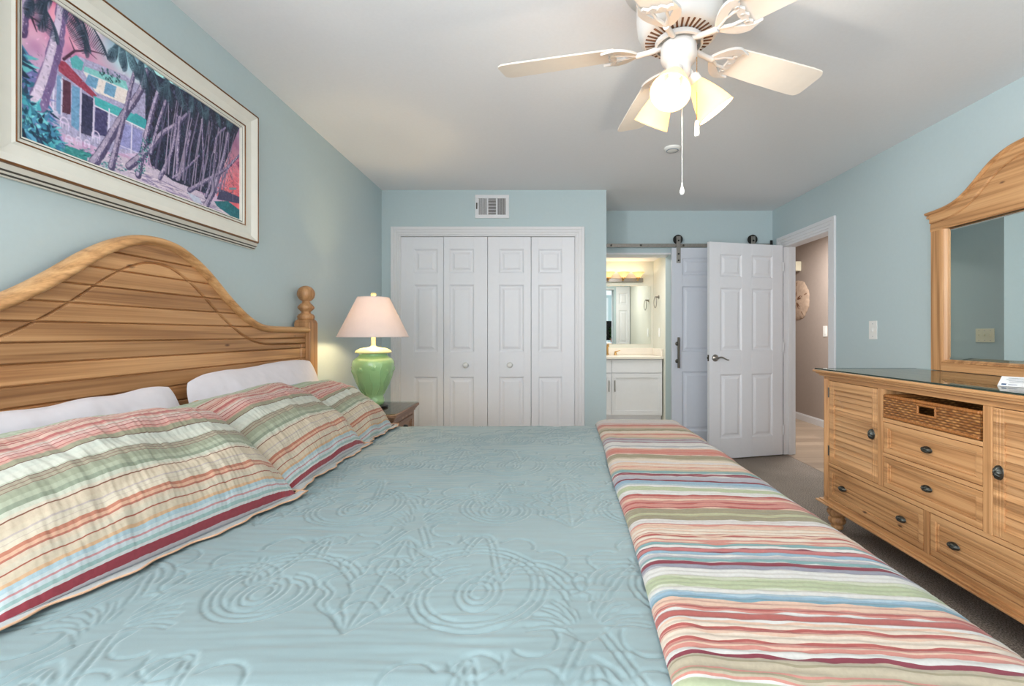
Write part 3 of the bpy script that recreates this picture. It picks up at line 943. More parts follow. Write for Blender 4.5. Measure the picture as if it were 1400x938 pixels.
# ------------------------------------------------------------------ folded striped throw across the foot of the bed
W_, CR, PE, SA, OL, TL, TE, RD, DR, BL, GN, LG, OW = ((222, 214, 206), (236, 214, 188), (238, 190, 158), (228, 136, 118), (166, 154, 116), (196, 180, 146), (122, 174, 174), (202, 84, 76), (154, 48, 66), (140, 182, 206), (188, 202, 152), (182, 182, 188), (224, 222, 214))
def s4(cy): return 570 + cy / 4.828
def s5(cy): return 690 + cy / 3.5
seq = [(575, W_), (s4(46), (226, 190, 180)), (s4(55), SA), (s4(68), PE), (s4(78), TL), (s4(90), OL), (s4(98), CR), (s4(112), PE), (s4(117), SA), (s4(124), PE), (s4(138), TL), (s4(145), LG), (s4(150), (168, 108, 128)), (s4(157), LG), (s4(170), (168, 108, 128)), (s4(176), OW), (s4(196), LG), (s4(206), OW), (s4(215), PE),
 (s4(222), SA), (s4(236), (232, 120, 100)), (s4(246), SA), (s4(257), CR), (s4(262), OL), (s4(285), TL), (s4(292), CR), (s4(306), W_), (s4(318), PE), (s4(328), CR), (s4(332), PE), (s4(340), SA), (s4(345), PE), (s4(356), TL), (s4(366), TE), (s4(380), OW), (s4(386), DR), (s4(391), (206, 120, 128)), (s4(396), DR), (s4(399), OW), (s4(405), LG), (s4(416), (172, 172, 186)), (s4(430), DR), (s4(440), BL), (s4(458), (170, 196, 206)), (s4(470), OW), (s4(480), GN), (s4(505), OW), (s4(530), RD), (s4(536), SA), (s4(552), PE), (s4(560), SA), (s4(575), RD), (s4(583), SA), (s4(604), RD), (s4(611), PE), (s4(618), OL), (s4(650), (192, 192, 140)), (s4(665), OL), (s4(695), W_), (s4(724), SA), (s4(731), PE), (s4(752), CR), (s4(766), PE), (s4(776), CR), (s4(786), RD), (s4(793), PE), (s4(800), RD), (s4(808), PE),
 (s5(172), CR), (s5(180), SA), (s5(187), PE), (s5(194), SA), (s5(200), TE), (s5(213), OW), (s5(219), DR), (s5(224), (214, 110, 108)), (s5(238), DR), (s5(243), BL), (s5(252), OW), (s5(262), LG), (s5(275), TE), (s5(284), OW), (s5(292), DR), (s5(306), (150, 150, 168)), (s5(320), LG), (s5(328), OW), (s5(362), (206, 212, 178)), (s5(372), GN), (s5(415), (212, 216, 190)), (s5(425), OW), (s5(440), (172, 204, 218)), (s5(455), BL), (s5(470), (110, 164, 184)), (s5(480), PE), (s5(490), SA), (s5(496), PE), (s5(508), SA), (s5(514), PE), (s5(520), RD), (s5(528), SA), (s5(533), OW), (s5(541), (204, 92, 82)), (s5(574), OW), (s5(583), PE), (s5(590), CR), (s5(611), RD), (s5(618), SA), (s5(624), RD), (s5(631), PE), (s5(640), CR), (s5(671), RD), (s5(678), SA), (s5(694), PE), (s5(700), SA), (s5(714), OW), (s5(735), DR), (s5(744), TL), (s5(756), OL), (s5(762), TL), (s5(785), SA), (s5(791), OL), (s5(797), TL), (s5(803), SA), (s5(808), OW), (s5(818), GN), (s5(850), OW), (s5(880), GN), (s5(910), BL), (s5(930), PE), (s5(945), SA), (s5(970), CR), (s5(990), PE), (s5(1015), OL)]
ZT = TOP + .026
TY0, TY1 = .05, 3.02                    # flat length of the throw across the bed
stops = []
for y, c in seq:
    Yw = 622 * (1.176 - ZT) / (y - 457)
    stops.append((1 - (Yw - TY0) / (TY1 - TY0), c))
stops = [(0.0, OL), (.03, PE), (.06, SA), (.075, GN), (.1, BL), (.12, CR)] + stops if stops[0][0] > .14 else [(0.0, OL)] + stops
M['throw'] = stripes_mat('striped_throw_cotton', stops, gain=.735)
TH = math.radians(-3.4)
vv = np.concatenate([[TY0 - .001], np.arange(TY0, .58, .012), np.arange(.58, 2.56, .0026), np.arange(2.56, TY1, .012), [TY1]])
du = np.concatenate([[0, .002, .006, .012], np.arange(.02, .09, .008), np.arange(.1, .66, .012), np.arange(.66, 1.05, .02), [1.05]])
U, V = np.meshgrid(du, vv, indexing='ij')
# cloth coordinates rotated slightly about the middle of the bed
cxm, cym = .24, 1.56
LXe = .0 + .003 * np.sin(V * 7)
FX = cxm + (U + LXe) * math.cos(TH) - (V - cym) * math.sin(TH)
FY = cym + (U) * math.sin(TH) + (V - cym) * math.cos(TH)
edge = np.sqrt(np.clip(1 - (1 - np.clip(U / .045, 0, 1)) ** 2, 0, 1))
rib = np.abs(np.sin(PI * (V + .0012 * np.sin(U * 60)) / .0145))
nz_ = vnoise(U.shape, (40, 160), 31) * .0022 + vnoise(U.shape, (6, 14), 33) * .008
tk = .026 * edge + (.0036 * rib + nz_) * edge
hem = np.minimum(np.minimum((1.05 - U) / .02, (V - TY0) / .02), (TY1 - V) / .02)
tk = np.where(hem <= 0, .003, tk)
tk = np.maximum(tk, .003)
HIX = .765 + .015 * (FY - 1.5)
qx = FX.copy(); qd = np.zeros_like(FX)
rr = .10
d = FX - (HIX - rr); arc = rr * PI / 2
k1 = (d > 0) & (d <= arc); k2 = d > arc
qx = np.where(k1, HIX - rr + rr * np.sin(d / rr), qx); qd = np.where(k1, rr * (1 - np.cos(d / rr)), qd)
qx = np.where(k2, HIX + .03 * (d - arc), qx); qd = np.where(k2, rr + (d - arc), qd)
qy, yd = wrap(FY, LO_Y - .012, HI_Y + .012, .075)
sx = np.where(d > 0, np.sin(np.clip(d / rr, 0, PI / 2)), 0)
eh = (FY - (HI_Y + .012 - .075)); el = (LO_Y - .012 + .075 - FY)
sy = np.where(eh > 0, np.sin(np.clip(eh / .075, 0, PI / 2)), 0) - np.where(el > 0, np.sin(np.clip(el / .075, 0, PI / 2)), 0)
cz = np.clip(1 - np.maximum(np.abs(sx), np.abs(sy)), 0, 1)
Zt = TOP + .004 - np.maximum(qd, yd) + tk * np.sqrt(np.clip(1 - np.maximum(sx ** 2, sy ** 2), 0, 1))
Zt += sampleH(np.clip(FX, -1.2, .7), np.clip(FY, .6, 2.5)) * 0 + .006 * vnoise(U.shape, (3, 6), 8)
X_ = qx + tk * sx + .016 * np.sin(FY * 17) * smoothstep(qd, .12, .5)
Y_ = qy + tk * sy
uv = np.stack([U, 1 - (V - TY0) / (TY1 - TY0)], -1)
th = MB().grid(np.stack([X_, Y_, Zt], -1), uv=uv).build('striped_throw', M['throw'], None, smooth=True)
setp(th, 'folded cotton quilt with coral, green and blue stripes across the bed foot', 'quilt')

# ------------------------------------------------------------------ pillows
def cushion(W, Hh, T, nu=120, nv=90, seed=1, pex=2.4, pinch=.05, wr=.006):
    a = np.linspace(-1, 1, nu); b = np.linspace(-1, 1, nv)
    A, B = np.meshgrid(a, b, indexing='ij')
    fa = np.clip(1 - np.abs(A) ** pex, 0, 1) ** .62; fb = np.clip(1 - np.abs(B) ** pex, 0, 1) ** .62
    th = T / 2 * fa * fb
    x = W / 2 * A * (1 - pinch * (1 - B ** 2)); y = Hh / 2 * B * (1 - pinch * (1 - A ** 2))
    ww = vnoise(A.shape, (5, 4), seed) * wr * 3 + vnoise(A.shape, (12, 10), seed + 1) * wr * 1.2 + vnoise(A.shape, (34, 12), seed + 2) * wr * .55
    th = th + ww * np.clip(fa * fb * 1.6, 0, 1)
    return A, B, x, y, th

def place(x, y, t, c, e1, e2, bend=0.0, Hh=1.0, sag=0.0, W=1.0):
    e1 = np.array(e1, float); e1 /= np.linalg.norm(e1)
    e2 = np.array(e2, float); e2 -= e1 * e2.dot(e1); e2 /= np.linalg.norm(e2)
    n = np.cross(e1, e2)
    if n[0] < 0: n = -n
    s = y / (Hh / 2)
    t = t - bend * s ** 2
    P = np.array(c)[None, None] + x[..., None] * e1 + y[..., None] * e2 + t[..., None] * n
    P[..., 2] += sag * (np.cos(x / (W / 2) * PI / 2) - 1)
    return P

def pillow(label, c, W, Hh, T, e1, e2, seed, bend=0.0):
    A, B, x, y, th = cushion(W, Hh, T, 110, 80, seed, 2.6, .04, .007)
    x, y = W / 2 * A * np.sqrt(1 - .10 * B ** 6), Hh / 2 * B * np.sqrt(1 - .14 * A ** 8) + .014 * (B + 1) / 2 * (vnoise(A.shape, (4, 2), seed + 3) - .12 + .5 * vnoise(A.shape, (9, 2), seed + 4))
    F = place(x, y, th, c, e1, e2, bend, Hh); K = place(x, y, -th * .8, c, e1, e2, bend, Hh)
    for P in (F, K): P[..., 2] = np.maximum(P[..., 2], TOP + .008); P[..., 0] = np.maximum(P[..., 0], -1.285)
    o = MB().grid(F).grid(K, flip=True).build('pillow', M['sheet'], None, smooth=True)
    return setp(o, label, 'pillow', 'white pillows against the headboard')
pillow('plump white pillow on the lamp side of the bed, against the headboard', (-1.215, 2.060, .828), .90, .43, .13, (0, 1, .035), (-.26, 0, .96), 21)
pillow('plump white pillow on the side of the bed away from the lamp, against the headboard', (-1.215, 1.110, .802), .92, .41, .13, (0, 1, .02), (-.26, 0, .96), 45)

SH = [(0, (170, 204, 226)), (.035, (196, 216, 222)), (.05, (178, 202, 160)), (.09, (200, 214, 182)), (.12, (182, 204, 160)), (.14, (236, 206, 186)), (.155, (196, 86, 80)), (.162, (236, 190, 168)), (.185, (232, 164, 142)), (.205, (200, 92, 86)), (.211, (234, 176, 154)), (.219, (196, 86, 82)), (.225, (238, 190, 166)), (.25, (212, 104, 98)), (.268, (232, 158, 142)), (.28, (240, 206, 192)), (.295, (190, 90, 86)), (.300, (236, 186, 172)), (.318, (190, 90, 86)), (.323, (236, 170, 154)), (.345, (206, 100, 92)), (.351, (228, 160, 140)), (.365, (166, 162, 126)), (.395, (130, 90, 76)), (.400, (214, 220, 202)), (.44, (222, 224, 204)), (.478, (196, 204, 176)), (.486, (134, 94, 82)), (.491, (176, 164, 134)), (.505, (150, 116, 98)), (.509, (180, 170, 138)), (.522, (150, 110, 92)), (.526, (166, 174, 140)), (.56, (182, 192, 158)), (.585, (154, 168, 138)), (.605, (212, 216, 190)), (.622, (240, 224, 194)), (.636, (150, 84, 60)), (.641, (242, 208, 164)), (.67, (244, 216, 172)), (.69, (200, 184, 176)), (.697, (238, 220, 186)), (.715, (206, 190, 170)), (.72, (240, 220, 184)), (.742, (214, 122, 90)), (.757, (238, 176, 136)), (.772, (204, 108, 84)), (.782, (242, 206, 166)), (.80, (232, 214, 180)), (.822, (190, 86, 62)), (.827, (244, 212, 166)), (.855, (240, 184, 128)), (.868, (176, 208, 220)), (.885, (206, 224, 226)), (.897, (226, 148, 150)), (.905, (208, 226, 230)), (.92, (164, 206, 200)), (.932, (226, 230, 226)), (.942, (190, 56, 72)), (.966, (214, 208, 214)), (.975, (176, 180, 190)), (.982, (206, 214, 214))]
SH = [(p, tuple(.5 * a + .5 * b for a, b in zip(c, (212, 198, 172))) if c[0] > 225 and c[1] > 195 and c[2] < 202 else c) for p, c in SH]
M['sham'] = stripes_mat('striped_sham_cotton', SH)

def sham(label, c, W, Hh, T, e1, e2, seed, bend=.02, sag=0.0, fl=.020, sk=0.0, voff=0.0):
    A, B, x, y, th = cushion(W, Hh, T, 190, 170, seed, 2.8, .035, .009)
    # fine vertical rows of quilting and puckers
    th = th + .0011 * np.abs(np.sin(x / .012 * PI + 1.2 * np.sin(y * 30))) + .0022 * vnoise(A.shape, (90, 8), seed + 9) + .0015 * vnoise(A.shape, (20, 40), seed + 5)
    lim = lambda P: np.concatenate([P[..., :2], np.maximum(P[..., 2:], TOP + .012)], -1)
    v = np.clip((1 - (B + 1) / 2) * .965 + .01 + voff, .001, .999)
    uv = np.stack([(A + 1) / 2, v], -1)
    def skew(P, a_, b_):
        P[..., 0] -= sk * np.clip((1 - a_) / 2, 0, 1) ** 1.5 * np.clip((1 - b_) / 2, 0, 1)
        return P
    F = lim(skew(place(x, y, th, c, e1, e2, bend, Hh, sag, W), A, B)); K = lim(skew(place(x, y, -th * .55, c, e1, e2, bend, Hh, sag, W), A, B))
    o = MB().grid(F, uv=uv).grid(K, uv=uv, flip=True).build('striped_sham', M['sham'], None, smooth=True)
    setp(o, label, 'cushion', 'striped shams along the pillows')
    # flat flange round the sham and its peach edge binding
    n = 90
    pts = []
    r0 = np.linspace(-1, 1, n)
    loop = [(t, -1) for t in r0] + [(1, t) for t in r0[1:]] + [(t, 1) for t in r0[::-1][1:]] + [(-1, t) for t in r0[::-1][1:-1]]
    loop = np.array(loop)
    la, lb = loop[:, 0], loop[:, 1]
    bx = W / 2 * la * (1 - .035 * (1 - lb ** 2)); by = Hh / 2 * lb * (1 - .035 * (1 - la ** 2))
    dirx = np.where(np.abs(la) >= 1, np.sign(la), 0); diry = np.where(np.abs(lb) >= 1, np.sign(lb), 0)
    g = np.random.default_rng(seed + 77)
    wav = .012 * np.sin(np.arange(len(la)) * .21 + seed) + .006 * np.sin(np.arange(len(la)) * .55)
    rings = []
    for q, w in ((-.012, 0), (.3, .3), (.7, .8), (1.0, 1.0)):
        xx = bx + dirx * fl * q; yy = by + diry * fl * q * np.where(lb < -.98, 1.7, 1.0)
        P = place(xx[:, None], yy[:, None], (wav * w - .022 * w * (lb > -.98))[:, None], c, e1, e2, bend, Hh, sag, W)
        rings.append(lim(skew(P, la[:, None], lb[:, None]))[:, 0])
    R = np.stack(rings, 0)
    R = np.concatenate([R, R[:, :1]], 1)
    vq = np.where(lb < -.98, .99, np.clip((1 - (lb + 1) / 2) * .965 + .01 + voff, .001, .999))
    vq = np.append(vq, vq[0])
    uvr = np.stack([np.broadcast_to(np.linspace(0, 1, R.shape[1]), (4, R.shape[1])), np.broadcast_to(vq, (4, R.shape[1]))], -1)
    MB().grid(R, uv=uvr).build('flange', M['sham'], o, smooth=True)
    MB().tube([tuple(p) for p in R[-1]] , .0024, 8, cap=False).build('binding', M['binding'], o, smooth=True, label='peach edge binding')
    return o
sham('striped quilted sham at the end of the row away from the lamp', (-.968, 1.10, .842), .645, .47, .17, (.14, 1, .0), (-.80, .08, .55), 3, .034, sk=.075)
sham('striped quilted sham in the middle of the row of three', (-.962, 1.715, .834), .61, .48, .165, (.0, 1, .015), (-.80, .0, .56), 13, .030, voff=.022)
sham('striped quilted sham beside the green table lamp', (-.975, 2.215, .818), .48, .47, .15, (.03, 1, -.01), (-.80, .0, .55), 29, .03, voff=-.02)
# ------------------------------------------------------------------ framed painting
pf = thing('framed_painting', 'large tropical beach house painting in a wide cream frame over the headboard', 'painting', (XL, 1.656, 1.9))
PY0, PY1, PZ0, PZ1 = 1.213, 2.093, 1.703, 2.124
def ring(mb, y0, y1, z0, z1, prof):
    """frame moulding: prof = list of (inset outwards from the sight edge, x)"""
    R = []
    for d, x in prof:
        R.append([(x, y0 - d, z0 - d), (x, y1 + d, z0 - d), (x, y1 + d, z1 + d), (x, y0 - d, z1 + d)])
    m = len(prof)
    vs = [p for r in R for p in r]
    fs = []
    for i in range(m - 1):
        for k in range(4):
            k2 = (k + 1) % 4
            fs.append((i * 4 + k, i * 4 + k2, (i + 1) * 4 + k2, (i + 1) * 4 + k))
    return mb.add(vs, fs)
X0 = XL
m = ring(MB(), PY0, PY1, PZ0, PZ1, [(0, X0 + .010), (0, X0 + .020), (.006, X0 + .024), (.008, X0 + .021), (.018, X0 + .027), (.020, X0 + .030), (.030, X0 + .026), (.060, X0 + .030), (.084, X0 + .046), (.090, X0 + .047), (.092, X0 + .040), (.104, X0 + .030), (.106, X0 + .022), (.112, X0 + .018), (.114, X0 + .010), (.118, X0 + .008), (.118, X0 + .001)])
fr = m.build('frame', M['frame'], pf)
ring(MB(), PY0, PY1, PZ0, PZ1, [(.0175, X0 + .0270), (.0182, X0 + .0292), (.0205, X0 + .0308), (.0225, X0 + .0292)]).build('gilt_line', M['framebrown'], fr, label='thin brown inner line of the frame')
ring(MB(), PY0, PY1, PZ0, PZ1, [(.0845, X0 + .0465), (.087, X0 + .0485), (.0905, X0 + .0478), (.092, X0 + .0410)]).build('gilt_line', M['framebrown'], fr, label='brown outer line of the frame')
ring(MB(), PY0, PY1, PZ0, PZ1, [(.0055, X0 + .0238), (.0065, X0 + .0246), (.0078, X0 + .0230)]).build('dark_line', M['framedark'], fr)
ring(MB(), PY0, PY1, PZ0, PZ1, [(.1042, X0 + .0303), (.1052, X0 + .0285), (.1062, X0 + .0222), (.1068, X0 + .0218)]).build('dark_line', M['framedark'], fr)
ring(MB(), PY0, PY1, PZ0, PZ1, [(.1122, X0 + .0182), (.1132, X0 + .0165), (.1142, X0 + .0102), (.1148, X0 + .0098)]).build('dark_line', M['framedark'], fr)

# the picture itself, painted stroke by stroke on a raster of colour
NW, NH = 620, 296
IM = np.zeros((NH, NW, 3))
prng = np.random.default_rng(11)
def PC(cx, cy):
    px, py = cx / 2.679, cy / 2.679
    s = (741 - px) / 1.385
    Y = 622 / s; Z = 1.176 + (457 - py) / s
    return ((Y - PY0) / (PY1 - PY0) * NW, (Z - PZ0) / (PZ1 - PZ0) * NH)
GX, GY = np.meshgrid(np.arange(NW) + .5, np.arange(NH) + .5)
def blend(sl, mk, c):
    IM[sl] = IM[sl] * (1 - mk[..., None]) + np.array(c) * mk[..., None]
def stroke(p0, p1, w0, w1, c, jit=14, al=1.0):
    (x0, y0), (x1, y1) = p0, p1
    r = max(w0, w1) + 1.5
    a0, a1 = int(max(0, min(x0, x1) - r)), int(min(NW, max(x0, x1) + r + 1)); b0, b1 = int(max(0, min(y0, y1) - r)), int(min(NH, max(y0, y1) + r + 1))
    if a1 <= a0 or b1 <= b0: return
    gx = GX[b0:b1, a0:a1]; gy = GY[b0:b1, a0:a1]
    dx, dy = x1 - x0, y1 - y0; L = dx * dx + dy * dy + 1e-6
    t = np.clip(((gx - x0) * dx + (gy - y0) * dy) / L, 0, 1)
    d = np.hypot(gx - x0 - t * dx, gy - y0 - t * dy)
    mk = np.clip((w0 + (w1 - w0) * t) - d + .5, 0, 1) * al
    blend((slice(b0, b1), slice(a0, a1)), mk, np.clip(np.array(c, float) + prng.normal(0, jit), 0, 255))
def poly(pts, c, tex=10):
    P = [PC(*p) for p in pts]
    ins = np.zeros((NH, NW), bool)
    n = len(P)
    for i in range(n):
        (x0, y0), (x1, y1) = P[i], P[(i + 1) % n]
        cond = ((y0 > GY) != (y1 > GY))
        xi = (x1 - x0) * (GY - y0) / (y1 - y0 + 1e-9) + x0
        ins ^= cond & (GX < xi)
    nz = prng.normal(0, tex, (NH, NW)); nz = blur(nz, 1.2) * 2.2
    IM[ins] = np.clip(np.array(c, float) + nz[ins][:, None], 0, 255)
def line(pts, w, c, jit=6):
    P = [PC(*p) for p in pts]
    ws = w if hasattr(w, '__len__') else [w] * len(P)
    for i in range(len(P) - 1): stroke(P[i], P[i + 1], ws[i], ws[i + 1], c, jit)
def trunk(pts, w0, w1, light=(180, 166, 192), dark=(82, 74, 110)):
    P = [np.array(PC(*p)) for p in pts]
    n = 46
    ts = np.linspace(0, len(P) - 1.001, n)
    Q = []
    for t in ts:
        i = int(t); f = t - i
        p0 = P[max(i - 1, 0)]; p1 = P[i]; p2 = P[i + 1]; p3 = P[min(i + 2, len(P) - 1)]
        Q.append(.5 * ((2 * p1) + (-p0 + p2) * f + (2 * p0 - 5 * p1 + 4 * p2 - p3) * f * f + (-p0 + 3 * p1 - 3 * p2 + p3) * f ** 3))
    for i in range(n - 1):
        w = (w0 + (w1 - w0) * i / n) * prng.uniform(.85, 1.12)
        stroke(Q[i], Q[i + 1], w, w, dark, 8)
    for i in range(n - 1):
        w = (w0 + (w1 - w0) * i / n)
        d = np.array([-.35 * w, .1 * w])
        stroke(Q[i] + d, Q[i + 1] + d, w * .55, w * .5, light, 9, .75)
        for _k in range(3):
            o = prng.uniform(-.8, .8) * w
            stroke(Q[i] + [o, 0], Q[i] + [o + prng.uniform(-1, 2), prng.uniform(1, 5)], .8, .4, (104, 92, 140) if prng.random() < .62 else (226, 208, 228), 14, .8)
def frond(p, ang, L, c, droop=1.0, n=26, w=1.0):
    x, y = PC(*p)
    for i in range(n):
        t = i / n
        a = ang - droop * t * .9
        x2, y2 = x + L / n * math.cos(a), y + L / n * math.sin(a)
        ll = L * .26 * math.sin(PI * (.15 + .8 * t))
        for s in (-1, 1):
            b = a + s * .9 - .5
            stroke((x2, y2), (x2 + ll * math.cos(b), y2 + ll * math.sin(b) - ll * .55), w * .8, .3, c, 24)
        stroke((x, y), (x2, y2), 1.1 * w, 1.0 * w, c, 12)
        x, y = x2, y2
# sky
tx = GX / NW; ty = GY / NH
sky = np.array([206, 172, 206])[None, None] * np.ones((NH, NW, 1))
k = smoothstep(ty, .45, 1.0)[..., None]
sky = sky * (1 - k) + np.array([236, 150, 178]) * k
k = (smoothstep(tx, .16, .34) * smoothstep(ty, .62, .95))[..., None]
sky = sky * (1 - k) + np.array([168, 218, 230]) * k
k = smoothstep(tx, .84, .93)[..., None]
sky = sky * (1 - k) + (np.array([244, 108, 112]) * (1 - ty[..., None]) + np.array([150, 120, 160]) * ty[..., None]) * k
cl = blur(prng.normal(0, 1, (NH, NW)), 9); cl /= cl.std()
IM[:] = np.clip(sky + cl[..., None] * np.array([10, 14, 10]), 0, 255)
# lawn, path, water
poly([(80, 470), (340, 560), (900, 830), (900, 860), (60, 540)], (52, 138, 140), 14)
poly([(330, 575), (430, 560), (640, 640), (890, 800), (900, 830), (560, 690), (330, 610)], (206, 190, 210), 10)
for i in range(90):
    a = prng.uniform(400, 850); f = (a - 400) / 450
    b = 590 + f * 205 + prng.uniform(-22, 8)
    stroke(PC(a, b), PC(a + prng.uniform(25, 60), b + prng.uniform(10, 28)), .8, .4, (120, 104, 150) if prng.random() < .55 else (236, 222, 226), 10)
poly([(790, 735), (840, 735), (886, 770), (886, 805), (860, 796), (800, 752)], (30, 110, 122), 12)
poly([(690, 700), (735, 722), (748, 745), (718, 738)], (196, 202, 222), 6)
# dark grove on the right
poly([(520, 240), (840, 430), (885, 460), (820, 620), (790, 720), (640, 660), (560, 600), (530, 420)], (34, 38, 66), 22)
for i in range(1500):
    a = prng.uniform(520, 860); lo = 250 + (a - 520) * .57; b = prng.uniform(lo, lo + 330)
    x, y = PC(a, min(b, 700)); L = prng.uniform(3, 10); an = prng.uniform(-2.2, -.9)
    c = [(18, 22, 40), (58, 72, 104), (40, 92, 104), (112, 104, 146), (24, 54, 72), (84, 90, 120), (14, 16, 30)][prng.integers(7)]
    stroke((x, y), (x + L * math.cos(an), y + L * math.sin(an)), 1.1, .4, c, 14)
for i in range(420):
    a = prng.uniform(800, 886); b = prng.uniform(560, 725)
    if b < 560 + (886 - a) * .9: continue
    f = (b - 560) / 165; x, y = PC(a, b)
    stroke((x, y), (x + prng.uniform(3, 9), y + prng.uniform(-1, 1)), 2.4, 1.2, (214 + 26 * f, 132 - 22 * f, 158 - 44 * f), 10, .7)
poly([(810, 690), (886, 722), (886, 745), (800, 728)], (70, 70, 104), 10)
# house: upper storey, roofs, porch
poly([(232, 235), (290, 205), (470, 280), (540, 330), (540, 560), (420, 560), (200, 470), (200, 290)], (172, 166, 200), 20)
poly([(268, 218), (290, 205), (318, 232), (310, 262), (276, 250)], (86, 172, 178), 8)
poly([(320, 245), (470, 300), (480, 335), (318, 268)], (132, 200, 200), 9)
poly([(318, 268), (480, 335), (488, 392), (360, 338)], (238, 226, 222), 6)
poly([(335, 272), (372, 288), (362, 328), (322, 308)], (110, 160, 196), 10)
poly([(398, 302), (436, 320), (428, 360), (390, 342)], (110, 160, 196), 10)
poly([(228, 222), (252, 230), (366, 352), (352, 358), (226, 262)], (156, 58, 84), 16)
poly([(352, 352), (545, 440), (545, 478), (360, 386)], (72, 178, 184), 10)
poly([(505, 415), (545, 440), (545, 478), (480, 440)], (60, 162, 172), 8)
poly([(240, 290), (272, 304), (270, 420), (236, 410)], (86, 44, 66), 10)
poly([(222, 275), (238, 282), (234, 420), (218, 412)], (120, 156, 196), 8)
poly([(276, 312), (304, 326), (300, 480), (272, 458)], (110, 158, 196), 10)
poly([(312, 340), (352, 362), (348, 500), (308, 486)], (48, 50, 84), 16)
poly([(360, 392), (405, 412), (400, 500), (356, 490)], (70, 66, 112), 18)
poly([(440, 440), (530, 480), (526, 560), (440, 540)], (150, 150, 204), 16)
for a, b0, b1 in ((240, 285, 420), (308, 325, 500), (355, 362, 505), (410, 400, 520), (492, 455, 560), (210, 270, 420)):
    line([(a, b0), (a - 3, b1)], 1.6, (224, 216, 238))
line([(318, 266), (482, 336)], 1.2, (246, 240, 244)); line([(358, 388), (545, 478)], 1.4, (240, 236, 246))
line([(196, 398), (222, 412)], .9, (232, 226, 240)); line([(420, 520), (530, 566)], .9, (230, 222, 240)); line([(430, 545), (525, 588)], .8, (200, 190, 226))
for i in range(12): line([(198 + i * 2.4, 398 + i), (198 + i * 2.4, 428 + i)], .4, (214, 208, 232))
for i in range(18): line([(424 + i * 5.6, 522 + i * 2.5), (424 + i * 5.6, 545 + i * 2.5)], .4, (206, 198, 230))
# wicker chairs
for (a, b, q) in ((248, 450, 1.0), (265, 510, .8), (300, 515, .7), (362, 500, 1.1), (330, 525, .7)):
    x, y = PC(a, b)
    for t in np.linspace(0, PI, 9):
        stroke((x + 8 * q * math.cos(t), y + 11 * q * math.sin(t)), (x + 8 * q * math.cos(t + .35), y + 11 * q * math.sin(t + .35)), 1.3, 1.3, (224, 210, 234), 8)
    for s in (-7, -3, 3, 7): stroke((x + s * q, y), (x + s * 1.15 * q, y - 12 * q), .9, .7, (226, 214, 236), 8)
    stroke((x - 8 * q, y), (x + 8 * q, y), 1.6, 1.6, (214, 196, 226), 8)
# teal garden leaves at lower left
for i in range(520):
    a = prng.uniform(88, 235); b = prng.uniform(165, 540)
    if a > 92 + (b - 165) * .42: continue
    x, y = PC(a, b); L = prng.uniform(8, 26); an = prng.uniform(-2.8, .6)
    c = [(26, 96, 122), (58, 158, 176), (110, 198, 206), (18, 52, 82), (60, 130, 170), (120, 120, 180)][prng.integers(6)]
    stroke((x, y), (x + L * math.cos(an), y + L * math.sin(an)), prng.uniform(2, 5.5), .6, c, 14)
# grass dabs
for i in range(160):
    a = prng.uniform(110, 470); b = 500 + (a - 110) * .26 + prng.uniform(-20, 40)
    x, y = PC(a, b); stroke((x, y), (x + prng.uniform(2, 7), y + prng.uniform(-1, 2)), .9, .4, [(30, 112, 118), (96, 190, 180), (22, 78, 96)][prng.integers(3)], 12)
# branches and trunks
line([(120, 62), (210, 120), (215, 180)], [1.6, 1.2, .8], (62, 34, 60)); line([(130, 70), (148, 120)], [2.4, .8], (50, 28, 54))
line([(245, 220), (285, 190), (345, 190), (400, 205)], [2.6, 2, 1.3, .6], (70, 34, 60)); line([(285, 190), (265, 140)], [1.6, .7], (70, 40, 66)); line([(330, 188), (365, 220)], [1.2, .5], (70, 40, 66))
trunk([(245, 0), (228, 120), (196, 250), (170, 330), (150, 380)], 10, 17, (216, 198, 222), (116, 92, 140))
trunk([(115, -10), (100, 60), (92, 120)], 9, 10, (200, 180, 214), (100, 74, 120))
trunk([(548, 260), (520, 340), (450, 440), (385, 550), (352, 596)], 6, 11)
trunk([(500, 270), (470, 400), (440, 520), (418, 610)], 4, 8)
trunk([(590, 330), (560, 430), (535, 540), (515, 640)], 6, 8, (196, 180, 208))
trunk([(715, 395), (660, 450), (600, 490), (560, 540), (480, 608)], 4, 9)
trunk([(615, 370), (585, 460), (560, 560)], 4, 4); trunk([(655, 420), (640, 540), (592, 652)], 4, 6)
trunk([(665, 430), (658, 560), (655, 655)], 5, 5); trunk([(705, 480), (680, 600), (662, 650)], 3, 5); trunk([(735, 570), (690, 615), (640, 650)], 2.5, 4)
trunk([(745, 440), (750, 560), (750, 680)], 3, 3); trunk([(850, 440), (825, 570), (790, 690), (758, 755)], 5, 10)
trunk([(880, 570), (830, 620), (760, 660), (700, 695)], 3, 7); trunk([(800, 560), (785, 640), (760, 720)], 3, 5); trunk([(830, 470), (800, 500), (790, 560)], 3, 3)
trunk([(855, 590), (820, 660)], 1.5, 1.5)
for i in range(26):
    a = prng.uniform(585, 830); b0 = 300 + (a - 520) * .62; b1 = 610 + (a - 585) * .5
    line([(a + prng.uniform(10, 40), b0), (a + prng.uniform(-4, 12), (b0 + b1) / 2), (a - prng.uniform(0, 24), min(b1, 700))], [1.2, 1.6, 2.0], [(132, 120, 150), (86, 80, 112), (160, 146, 172)][prng.integers(3)], 8)
